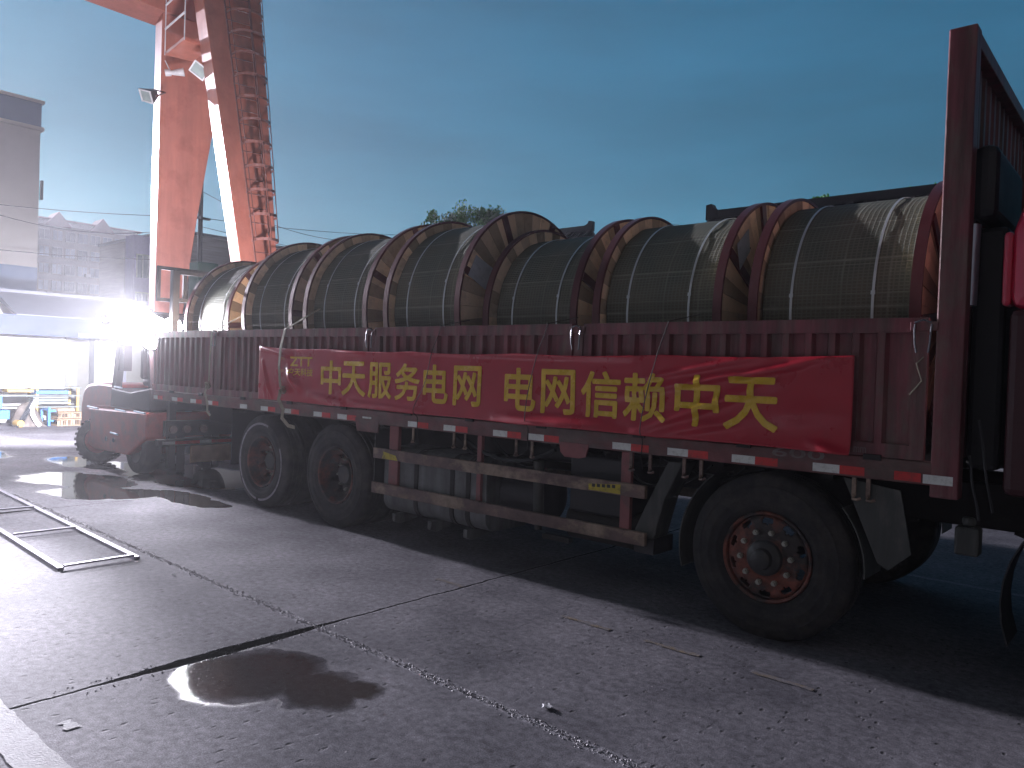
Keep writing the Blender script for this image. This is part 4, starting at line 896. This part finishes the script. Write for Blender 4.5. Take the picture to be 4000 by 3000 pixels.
# ladder with cage on the broad face of the right leg
def lp(z, a, out): return Vector((*c2(z), z))+db*a+(-dn)*out
lad = MB()
def wl_(z): return .67+(z-3.5)*.092
for a in (.30, .72): lad.tube([lp(z, a*wl_(z)/1.0, .22) for z in (3.0, 6.0, 9.0, 11.4)], .018, 6)
z = 3.1
while z < 11.4:
    lad.tube([lp(z, .30*wl_(z), .22), lp(z, .72*wl_(z), .22)], .010, 6); z += .28
lo = lad.build('ladder', M_cranelad, CR)
z = 3.9
def hoop(z):
    w0, w1 = .36*wl_(z), .96*wl_(z); pts = [lp(z, w0, .01)]
    for i in range(11):
        a = math.pi*i/10; pts.append(lp(z, (w0+w1)/2-((w1-w0)/2)*math.cos(a), .10+.38*math.sin(a)**.8))
    pts.append(lp(z, w1, .01)); return pts
while z < 11.3:
    cg = MB(); cg.ribbon(hoop(z), .048, .008, side=(0, 0, 1)); cg.build('cage_hoop', M_cranelad, lo, org=ORG[lo.name]); z += .475
cg = MB()
for i in (2, 6, 10): cg.tube([hoop(z)[i] for z in (3.9, 7, 11.1)], .010, 5)
cg.build('cage_bar', M_cranelad, lo, org=ORG[lo.name])
# two unlit floodlights and a horn on the legs
def floodlight(label, c, av, s, roll=0):
    t = thing('floodlight', label, 'floodlight', tuple(c), 0, 'square floodlights clamped to the crane legs')
    av = Vector(av).normalized(); sdv = av.cross(Vector((0, 0, 1))).normalized(); u = sdv.cross(av); cr_, sr_ = math.cos(R(roll)), math.sin(R(roll)); sdv, u = sdv*cr_+u*sr_, u*cr_-sdv*sr_
    c = Vector(c); hs = MB(); vs = [c-av*.24+sdv*i*s*.45+u*j*s*.4 for i, j in ((-1, -1), (1, -1), (1, 1), (-1, 1))]+[c+sdv*i*s+u*j*s*.8 for i, j in ((-1, -1), (1, -1), (1, 1), (-1, 1))]
    hs.add(vs, [(0, 3, 2, 1), (4, 5, 6, 7), (0, 1, 5, 4), (1, 2, 6, 5), (2, 3, 7, 6), (3, 0, 4, 7)]); hs.build('housing', M_lampbody, t)
    fr = MB()
    for i in (-1, 1): fr.beam(c+sdv*i*s*.93-u*s*.8+av*.012, c+sdv*i*s*.93+u*s*.8+av*.012, s*.16, .02, up=av); fr.beam(c+u*i*s*.73-sdv*s*.85+av*.012, c+u*i*s*.73+sdv*s*.85+av*.012, s*.16, .02, up=av)
    fr.build('frame', M_lampframe, t); gl = MB(); gl.add([c+sdv*i*s*.86+u*j*s*.66+av*.006 for i, j in ((-1, -1), (1, -1), (1, 1), (-1, 1))], [(0, 1, 2, 3)]); gl.build('glass', M_lampglass, t)
    bk = MB(); bk.tube([c+sdv*s*1.05-av*.1, c+sdv*s*1.05-av*.36, c-sdv*s*1.05-av*.36, c-sdv*s*1.05-av*.1], .018, 6); bk.build('bracket', M_cranelad, t)
    return t
floodlight('square floodlight clamped to the outer edge of the left crane leg', unp(572, 375, 16.6), (.12, -.80, -.55), .17, 20)
floodlight('square floodlight hanging below the platform between the crane legs', unp(778, 275, 15.4), (.62, -.62, -.45), .16, 38)
hn = MB(); hc = unp(668, 284, 16.6); hn.cyl(hc, hc+Vector((.14, .22, .05)), .045, 14, r2=.09); hn.cyl(hc+Vector((-.06, -.1, -.02)), hc, .07, 14); hn.tube([hc, hc+Vector((-.08, -.1, .25))], .012, 6)
ho = hn.build('horn', M_lampframe, None, smooth=True, org=hc); tag(ho, 'small pale horn mounted on the left crane leg below the platform', 'horn')
q = MB(); e0 = Vector((-15.75, 3.35, 0)); q.box(-15.95, -15.55, 3.0, 3.45, 2.75, 3.75); eo = q.build('cabinet_body', M_cab_green, None, bevel=.02, org=(-15.75, 3.2, 0))
eo.name = 'electrical_cabinet'; tag(eo, 'dark green cabinet raised beside the left crane leg behind the forklift mast', 'cabinet')
q = MB(); q.beam((-15.75, 3.2, 0), (-15.75, 3.2, 2.75), .12, .12, up=(1, 0, 0)); q.build('stand', M_forkdark, eo, org=(-15.75, 3.2, 0))

# ------------------------------------------------------------------ HALL with blue canopy (X = -21.7)
HB = thing('workshop_building', 'low workshop with white wall, grey roof edge and blue canopy fascia', 'building', (-23, 7, 0))
MB().box(-30, -21.7, 1.08, 13, 0, 3.1).build('wall', M_wall, HB)
q = MB(); q.prism([(-21.7, 3.22), (-20.0, 2.60), (-20.0, 2.55), (-21.7, 3.05)], 'Y', 1.0, 13); q.build('canopy_roof', M_roofgrey, HB)
MB().box(-30.2, -21.6, 1.0, 13.1, 3.1, 3.26).build('roof', M_roofgrey, HB)
q = MB(); q.box(-20.03, -19.95, .55, 13, 2.13, 2.58); q.build('fascia', M_blue, HB)
MB().box(-21.7, -21.64, 2.60, 3.27, 0, 2.12).build('door', M_door, HB, bevel=.004)
q = MB(); q.box(-21.64, -21.625, 2.61, 2.88, .5, 2.02); q.build('door_glass', M_doorl, HB)
q = MB(); q.box(-21.66, -21.60, 3.16, 3.28, 0, 2.17); q.box(-21.66, -21.60, 2.57, 3.16, 2.12, 2.17); q.build('door_frame', M_frame, HB)
for y0, y1 in ((3.29, 3.40), (4.05, 4.10), (4.62, 4.67)): MB().box(-21.7, -21.62, y0, y1, 0, 2.2).build('pilaster', M_roofgrey if y0 > 3.5 else M_cream, HB)
MB().box(-21.69, -21.655, 4.12, 4.6, 0, 2.2).build('shutter', M_door, HB)
sg = MB(); sg.box(-19.945, -19.92, 2.28, 2.54, 2.095, 2.235); sgo = sg.build('door_sign', M_blue, None, bevel=.004, org=(-19.93, 2.41, 2.1)); tag(sgo, 'small blue sign with three white characters above the workshop door', 'sign')
me = text_mesh('检测室', 1, 0, .02)
xs_ = [v.co.x for v in me.vertices]; ys_ = [v.co.y for v in me.vertices]
for v in me.vertices: v.co = Vector((.0135, -.12+(v.co.x-min(xs_))/(max(xs_)-min(xs_))*.24, .045+(v.co.y-min(ys_))/(max(ys_)-min(ys_))*.075))
me.materials.clear(); me.materials.append(M_paper); to = bpy.data.objects.new('lettering', me); _link(to, sgo)
# ------------------------------------------------------------------ tower, apartments, other buildings
TB = thing('tower_building', 'tall cream building with blue top band at the left edge', 'building', (-38, 4.4, 0))
MB().box(-46, -32, 3.62, 5.1, 4.9, 10.05).build('wall', M_cream, TB)
MB().box(-46.1, -31.98, 3.62, 5.12, 10.05, 10.92).build('blue_band', M_towerblue, TB); MB().box(-46.2, -31.9, 3.55, 5.2, 10.92, 11.02).build('parapet_cap', M_cream, TB)
MB().box(-46.1, -31.9, 3.58, 5.2, 9.92, 10.05).build('cornice', M_cream, TB); MB().box(-46, -31.99, 3.62, 5.1, 3.2, 4.9).build('blue_base', M_towerblue, TB); MB().box(-46, -32, 3.62, 5.1, 0, 3.2).build('ground_floor', M_cream, TB)
q = MB(); q.box(-31.98, -31.85, 5.12, 5.2, 7.4, 8.1); q.build('wall_lamp', M_frame, TB)
AB = thing('apartment_building', 'faint grey glazed apartment block with small red gables behind the workshop', 'building', (-155, 45, 0))
AX0 = -150
MB().box(-165, AX0, 20, 58.5, 0, 24.6).build('wall', M_apt, AB)
q = MB(); q.box(-165.2, AX0+.5, 19.5, 59, 25.4, 25.7); q.build('roof', M_rooftile, AB)
q = MB(); q.box(-164, AX0+.1, 20.4, 58.2, 24.6, 25.4); q.build('attic_wall', M_aptframe, AB)
for yc in (25.5, 35, 44.6, 51.9):
    q = MB(); q.prism([(yc-2.1, 24.4), (yc, 26.9), (yc+2.1, 24.4)], 'X', AX0-3, AX0+.9); q.build('gable', M_rooftile, AB)
rnd = random.Random(11)
for fl in range(8):
    for k in range(18):
        y0 = 21.0+k*2.08; z0 = 1.3+fl*2.95
        if z0 < 8 or y0 < 38: continue
        w_ = MB(); w_.ct = rnd.choice([.5, .8, 1., 1.3, 1.8, 2.4]); w_.box(AX0-.05, AX0+.06, y0, y0+1.62, z0, z0+1.75); wo = w_.build('window', M_aptwin, AB)
        f_ = MB()
        for yy in (y0, y0+.78, y0+1.56): f_.box(AX0+.07, AX0+.14, yy, yy+.06, z0, z0+1.75)
        for zz in (z0, z0+1.69): f_.box(AX0+.14, AX0+.18, y0, y0+1.62, zz, zz+.07)
        f_.build('window_frame', M_aptframe, wo, org=ORG[wo.name])
for (y0, z0) in ((43.0, 12.2), (46.8, 9.6), (53.6, 12.6), (49.2, 16)):
    MB().box(AX0+.1, AX0+.7, y0, y0+.9, z0, z0+.6).build('air_conditioner', M_aptframe, AB)
LB = thing('lavender_building', 'narrow lavender building beside the left crane leg', 'building', (-48, 15, 0))
MB().box(-46.2, -45, 14.0, 16.0, 0, 8.7).build('wall', M_lav, LB)
for z0 in (1.9, 4.15, 6.3):
    f_ = MB().box(-45.04, -44.96, 14.12, 15.5, z0, z0+1.25).build('window', M_aptwin, LB)
    g_ = MB()
    for yy in (14.10, 14.42, 14.75, 15.1): g_.box(-44.95, -44.90, yy, yy+.07, z0, z0+1.25)
    g_.box(-44.955, -44.89, 14.08, 15.5, z0+1.25, z0+1.32); g_.build('window_frame', M_aptframe, f_, org=ORG[f_.name])
BB = thing('brick_building', 'streaky grey brick building seen between the crane legs', 'building', (-48, 20, 0))
MB().box(-56, -45, 16.3, 26.5, 0, 9.2).build('wall', M_brick, BB); MB().box(-56.1, -44.8, 16.2, 26.6, 9.2, 9.38).build('roof_edge', M_frame, BB)
q = MB().cyl((-29.05, 9.84, 0), (-29.1, 9.83, 8.62), .11, 16, r2=.085)
po = q.build('utility_pole', M_pole, None, smooth=True, org=(-29.05, 9.84, 0)); tag(po, 'dark utility pole standing between the two crane legs', 'utility pole')
q = MB(); q.box(-29.15, -29.0, 9.5, 10.2, 7.2, 7.28); q.build('crossarm', M_pole, po, org=(-29.05, 9.84, 0))
def wire(label, a, b_, sag, r=.012):
    a, b_ = Vector(a), Vector(b_); pts = [a.lerp(b_, i/24)-Vector((0, 0, sag*4*(i/24)*(1-i/24))) for i in range(25)]
    o = MB().tube(pts, r, 5).build('overhead_wire', M_wire, None); tag(o, label, 'wire', 'overhead wires')
wire('upper overhead wire crossing the sky left of the crane', unp(-60, 793, 26), (-29.05, 9.6, 7.26), .1)
wire('middle overhead wire crossing the cream tower', unp(-60, 822, 25), (-29.05, 9.55, 6.9), .5)
wire('lowest overhead wire crossing the apartment windows', unp(-60, 970, 25), (-29.05, 9.8, 5.6), .1)
wire('overhead wire dropping right from the pole top', (-29.1, 9.84, 8.3), unp(1560, 925, 42), .9)
wire('long overhead wire running right above the reels', (-29.05, 10.1, 7.26), unp(1720, 915, 45), .25)
wire('lower overhead wire sloping right behind the second reel', (-29.05, 9.9, 6.9), unp(1500, 1010, 45), .2)

# traditional roofed halls beyond the truck
def trad(name, label, x0, x1, yf, zr, depth, orn0=True, orn1=False):
    t = thing(name, label, 'building', ((x0+x1)/2, yf+depth/2, 0), 0, 'dark halls with traditional ridged roofs')
    MB().box(x0+.5, x1-.5, yf-depth*.35, yf+depth*.35, 0, zr-1.9).build('wall', M_tradroof, t)
    q = MB(); n_ = 10; vs = []
    for s_ in (0, 1):
        x = x0 if s_ == 0 else x1
        for i in range(-n_, n_+1):
            u = i/n_; vs.append((x, yf+u*depth/2, zr-2.1*(abs(u)**.8)+.25*abs(u)**4))
    k_ = 2*n_+1
    vs += [(a, b_, c_-.18) for a, b_, c_ in vs]
    fs = [(i, i+1, k_+i+1, k_+i) for i in range(k_-1)]+[(2*k_+i, 3*k_+i, 3*k_+i+1, 2*k_+i+1) for i in range(k_-1)]+[(i, 2*k_+i, 2*k_+i+1, i+1) for i in range(k_-1)]+[(k_+i, k_+i+1, 3*k_+i+1, 3*k_+i) for i in range(k_-1)]
    q.add(vs, fs); ro = q.build('roof', M_tradroof, t)
    MB().box(x0, x1, yf-.12, yf+.12, zr-.05, zr+.22).build('ridge', M_tradroof, ro, org=ORG[ro.name])
    for on, x, s_ in ((orn0, x0, 1), (orn1, x1, -1)):
        if on:
            e = MB(); e.prism([(x-.06*s_, zr-.1), (x-.06*s_, zr+.42), (x+.14*s_, zr+.45), (x+.22*s_, zr+.30), (x+.4*s_, zr+.22), (x+.4*s_, zr-.05)], 'Y', yf-.15, yf+.15); e.build('ridge_ornament', M_tradroof, ro, org=ORG[ro.name])
    z_ = zr-.25
    rb = MB(); x = x0+.3
    while x < x1-.1:
        rb.tube([(x, yf-u*depth/2, zr-2.1*(abs(u)**.8)+.25*abs(u)**4+.03) for u in (.02, .2, .4, .6, .8, 1)], .05, 5); x += .35
    rb.build('roof_tiles', M_tradroof, ro, org=ORG[ro.name])
trad('traditional_hall', 'long dark traditional roof rising behind the two front reels', -12.65, -1.0, 20, 7.28, 7)
trad('traditional_hall', 'dark upturned roof end between the tall reel and the next reel', -40, -24.75, 30, 9.66, 9, False, True)

# trees
def tree(label, x, y, h, r, seed, tone=1.0, n_=2600, group='trees beyond the truck', squash=.75, ls=.16):
    t = thing('tree', label, 'tree', (x, y, 0), 0, group); rnd_ = random.Random(seed)
    k = MB(); k.tube([(x, y, 0), (x+.1, y, h*.4), (x-.05, y+.05, h*.8)], [.2, .14, .05], 8)
    for i in range(7):
        a = rnd_.uniform(0, 6.28); z0 = h*rnd_.uniform(.45, .75); k.tube([(x, y, z0), (x+math.cos(a)*r*.4, y+math.sin(a)*r*.4, z0+r*.3), (x+math.cos(a)*r*.75, y+math.sin(a)*r*.75, z0+r*.5)], [.06, .04, .015], 6)
    k.build('trunk', M_bark, t)
    lf = MB(); cl = []
    for i in range(17):
        a = rnd_.uniform(0, 6.28); e = rnd_.uniform(-.5, 1); rr = r*rnd_.uniform(.35, .95)
        cl.append((Vector((x+rr*math.cos(a)*math.cos(e), y+rr*math.sin(a)*math.cos(e), h-r*.6+rr*math.sin(e)*squash)), r*rnd_.uniform(.2, .42), rnd_.uniform(.5, 1.6)))
    for i in range(n_):
        c_, cr_, tn = rnd_.choice(cl); v = Vector((rnd_.gauss(0, 1), rnd_.gauss(0, 1), rnd_.gauss(0, 1))).normalized()*cr_*rnd_.uniform(.5, 1.08); p_ = c_+v
        M_ = Euler((rnd_.uniform(0, 6.28), rnd_.uniform(0, 6.28), rnd_.uniform(0, 6.28))).to_matrix(); s_ = ls*rnd_.uniform(.6, 1.3); lf.ct = tone*tn*rnd_.uniform(.8, 1.2)
        lf.add([p_+M_@Vector(q_)*s_ for q_ in ((-.5, 0, 0), (0, -.28, .05), (.55, 0, 0), (0, .28, .05))], [(0, 1, 2, 3)])
    lf.build('crown', M_leaf, t); return t
tree('low rounded green tree crown above the third reel', -29.1, 23.1, 9.75, 1.5, 5, 1.0, 3200)
tree('taller green tree crown beside the low one above the third reel', -27.7, 24.5, 10.15, 1.5, 8, 1.25, 3200)
tree('bright green tree top over the foremost reel by the headboard post', -6.4, 22.6, 8.1, 1.15, 9, 1.9, 2400, ls=.15)
tree('small leafy sprig poking above the dark roof behind the front reel', -9.0, 20.5, 7.75, .4, 12, 2.0, 300, ls=.12)

# ------------------------------------------------------------------ yard clutter in front of the hall (X about -20.5)
CXX = -20.4
def cy(u): return .60+u*.00555*.19*1.0
def cz(y): return max(0, (895-y)*.00118)
def clut(name, label, cat, boxes, mat, x0=CXX, dx=.6, parts=None, bevel=.01, group=None):
    yc = cy((boxes[0][0]+boxes[0][1])/2); t = MB()
    for (ua, ub, ya, yb) in boxes: t.box(x0-dx, x0, cy(ua), cy(ub), cz(yb), cz(ya))
    o = t.build(name, mat, None, bevel=bevel, org=(x0-dx/2, yc, 0)); tag(o, label, cat, group); return o
def K(s): return s
t = thing('equipment_trolley', 'blue equipment trolley with a round cream wheel at the far left', 'trolley', (CXX, .8, 0))
MB().box(CXX-.6, CXX, .42, .87, .42, .71).build('upper_box', M_tblue, t, bevel=.01); MB().box(CXX-.7, CXX+.02, .40, 1.02, .17, .38).build('lower_box', M_tblue, t, bevel=.01)
MB().cyl((CXX+.02, .72, .075), (CXX+.06, .72, .075), .075, 24).build('wheel', M_disc, t); MB().cyl((CXX-.5, .6, .08), (CXX-.45, .6, .08), .075, 20).build('wheel', M_disc, t)
def cyy(px): return .60+px*.19*.00575
def strip(name, label, cat, pxa, pxb, pya, pyb, mat, xo=0., dx=.4):
    o = MB().box(CXX+xo-dx, CXX+xo, cyy(pxa), cyy(pxb), cz(pyb), cz(pya)).build(name, mat, None, bevel=.008, org=(CXX+xo-dx/2, (cyy(pxa)+cyy(pxb))/2, 0)); tag(o, label, cat); return o
rk = thing('storage_rack', 'low steel rack holding bars in front of the white workshop wall', 'rack', (CXX-.5, 1.6, 0))
q = MB()
for yy in (.45, .75, 1.6, 2.5): q.box(CXX-.75, CXX-.68, yy, yy+.05, 0, .93); q.box(CXX-.2, CXX-.15, yy, yy+.05, 0, .9)
q.build('upright', M_tyellow, rk)
q = MB()
for zz in (.45, .72, .92): q.box(CXX-.76, CXX-.14, .42, 2.6, zz-.03, zz-.0)
q.build('shelf', M_steelbar, rk)
strip('timber_bundle', 'yellow timbers lying on top of the storage rack', 'timber', 360, 860, 165, 225, M_tyellow, -.1)
strip('steel_channel', 'long blue steel channel on the rack right of the timbers', 'steel beam', 915, 1560, 190, 262, M_tblue, -.12)
o = thing('steel_bar_stack', 'stack of grey green steel bars under the blue channel', 'steel bars', (CXX-.3, 1.9, 0)); q = MB()
for i in range(3):
    for j in range(5): q.box(CXX-.55+j*.085, CXX-.48+j*.085, cyy(860), cyy(1560), .50+i*.072, .56+i*.072)
q.build('bars', M_steelbar, o)
strip('steel_tube', 'bright pale tube lying below the stacked bars', 'steel tube', 1000, 1560, 432, 455, M_pipe, .05, .06)
o = thing('trestle', 'small blue steel trestle standing at the pile of crates', 'trestle', (CXX+.1, cyy(1100), 0)); q = MB()
for x in (CXX+.1, CXX-.4): q.box(x, x+.05, cyy(1075), cyy(1120), 0, .45)
q.box(CXX+.1, CXX+.15, cyy(1120), cyy(1240), .33, .39); q.box(CXX+.1, CXX+.15, cyy(1120), cyy(1190), .10, .14); q.box(CXX-.35, CXX+.1, cyy(1080), cyy(1115), .36, .41); q.build('frame', M_tblue, o)
# wooden scrap crates
for ci, (lab, ya, yb, z0, z1, xo) in enumerate([('broken wooden crate at the bottom of the pile', 1230, 1700, 0, .17, .25), ('splintered wooden crate on top of the crate pile', 1260, 1760, .18, .33, .2)]):
    t = thing('wooden_crate', lab+' behind the forklift wheel', 'crate', (CXX+xo, cyy((ya+yb)/2), z0), 0, 'wooden crates piled behind the forklift'); rnd = random.Random(ci)
    q = MB(); yy = cyy(ya)
    while yy < cyy(yb):
        w_ = rnd.uniform(.025, .05); q.ct = rnd.choice([.4, .6, .9, 1.2, 1.6]); q.box(CXX+xo-.02, CXX+xo+rnd.uniform(0, .03), yy, yy+w_, z0+.02, z1-rnd.uniform(0, .05)); yy += w_+rnd.uniform(.005, .03)
    q.build('slats', M_timber, t); q = MB(); q.ct = .8
    for zz in (z0, z1-.03): q.box(CXX+xo-.5, CXX+xo+.035, cyy(ya)-.02, cyy(yb)+.02, zz, zz+.025)
    q.build('boards', M_timber, t)
o = strip('plank', 'loose wooden planks lying across the top of the crates', 'planks', 1220, 1560, 540, 600, M_timber, .3, .5)
# tarp-covered scrap heap and leaning bars
q = MB(); n_ = 22; vs = []
for i in range(n_+1):
    for j in range(9):
        u = i/n_; v = j/8; yy = cyy(420)+u*(cyy(1030)-cyy(420)); zz = v*(.50*math.sin(math.pi*u)**.7+.06)+.03*noise.noise(Vector((u*6, v*4, 1))); vs.append((CXX+.25-.35*v+.05*noise.noise(Vector((u*8, v*5, 0))), yy, zz*1.0))
q.add(vs, [(i*9+j, (i+1)*9+j, (i+1)*9+j+1, i*9+j+1) for i in range(n_) for j in range(8)]); o = q.build('scrap_heap', M_tarp, None, smooth=True, org=(CXX, 1.3, 0)); tag(o, 'scrap heap under a grey brown tarp beside the blue trolley', 'scrap heap')
sd2 = o.modifiers.new('s', 'SOLIDIFY'); sd2.thickness = .03
for i, (a, b_, z1, lab) in enumerate([(430, 780, .62, 'longer dark bar leaning against the tarp heap'), (560, 800, .55, 'shorter dark bar leaning against the tarp heap')]):
    q = MB().beam((CXX+.35, cyy(a), .18*i), (CXX+.1, cyy(b_), z1), .05, .04); o = q.build('leaning_bar', M_frame, None, org=(CXX+.3, cyy(a), 0)); tag(o, lab, 'steel bar')
q = MB().ribbon([(CXX+.34, cyy(870), .02), (CXX+.30, cyy(800), .12), (CXX+.25, cyy(745), .28), (CXX+.2, cyy(740), .42), (CXX+.15, cyy(790), .52), (CXX+.12, cyy(850), .60)], .09, .02, side=(0, 1, 0)); o = q.build('pale_sack', M_wall, None, org=(CXX+.3, cyy(800), 0)); tag(o, 'crumpled pale sack strip draped over the tarp heap', 'sack')
o = MB().cyl((CXX+.1, cyy(480), .085), (CXX+.35, cyy(500), .085), .08, 18).build('rusty_can', M_tyellow, None, smooth=True, org=(CXX+.2, cyy(490), 0)); tag(o, 'small rusty yellow can on the ground by the trolley', 'can')

# things seen under and past the truck
t = thing('pipe_stack', 'pale metal pipes lying on the ground beyond the truck', 'pipes', (-9, 6.5, 0), 0)
for i in range(4): MB().cyl((-16, 6.4+.12*i, .10+.16*i), (3, 6.4+.12*i, .10+.16*i), .065, 14).build('pipe', M_pipe, t, smooth=True)
MB().box(-16, 3, 7.6, 7.75, 0, .9).build('low_wall', M_roofgrey, None, org=(-6, 7.7, 0))
tag(bpy.data.objects['low_wall'], 'low grey wall running along the yard beyond the truck', 'wall')

# ------------------------------------------------------------------ flat steel frame on the ground
t = thing('ladder_grid', 'flat ladder-shaped grid of steel bars lying on the concrete', 'metal frame', (-8.6, -2.2, 0))
def gb(ax, ay, bx_, by_, w_=.045, h=.022, z0=.0): 
    m_ = MB(); n_ = 8; a = Vector((ax, ay, z0+h/2)); b2 = Vector((bx_, by_, z0+h/2)); m_.beam(a, b2, w_, h); return m_
gb(-6.52, -1.99, -10.9, -1.80).build('long_bar', M_flat, t, bevel=.002); gb(-6.55, -2.56, -10.9, -2.36).build('long_bar', M_flat, t, bevel=.002)
for a, b_, y0, y1 in ((-6.55, -6.55, -2.005, -2.54), (-7.98, -8.0, -1.95, -2.47), (-9.33, -9.37, -1.89, -2.41), (-10.85, -10.87, -1.83, -2.33)):
    gb(a, y0, b_, y1, .035, .016, .024).build('cross_bar', M_flat, t, bevel=.002)
# litter
def litter(label, x, y, s, seed):
    rnd_ = random.Random(seed); m_ = MB(); n_ = 5; vs = []
    for i in range(n_+1):
        for j in range(n_+1): vs.append((x+(i/n_-.5)*s+rnd_.uniform(-.1, .1)*s, y+(j/n_-.5)*s*.8+rnd_.uniform(-.1, .1)*s, .004+rnd_.uniform(0, .28)*s))
    m_.add(vs, [(i*(n_+1)+j, (i+1)*(n_+1)+j, (i+1)*(n_+1)+j+1, i*(n_+1)+j+1) for i in range(n_) for j in range(n_)]); o = m_.build('litter', M_paper, None, org=(x, y, 0)); tag(o, label, 'paper scrap')
litter('crumpled white paper scrap on the concrete right of the puddle', -2.33, -1.77, .055, 1)
litter('tiny white paper scrap beside the steel frame corner', -5.85, -2.0, .035, 2)

# ------------------------------------------------------------------ haze in the yard air
hz = MB().box(-270, 270, -270, 270, -1, 32); mh = bpy.data.materials.new('haze_air'); mh.use_nodes = True; tn = mh.node_tree
tn.nodes.remove(tn.nodes['Principled BSDF']); pv = tn.nodes.new('ShaderNodeVolumePrincipled'); pv.inputs['Color'].default_value = (.93, .93, 1, 1); pv.inputs['Density'].default_value = HAZE; pv.inputs['Anisotropy'].default_value = .55
tn.links.new(pv.outputs[0], tn.nodes['Material Output'].inputs['Volume']); ho_ = hz.build('haze', mh); struct(ho_, 'stuff')
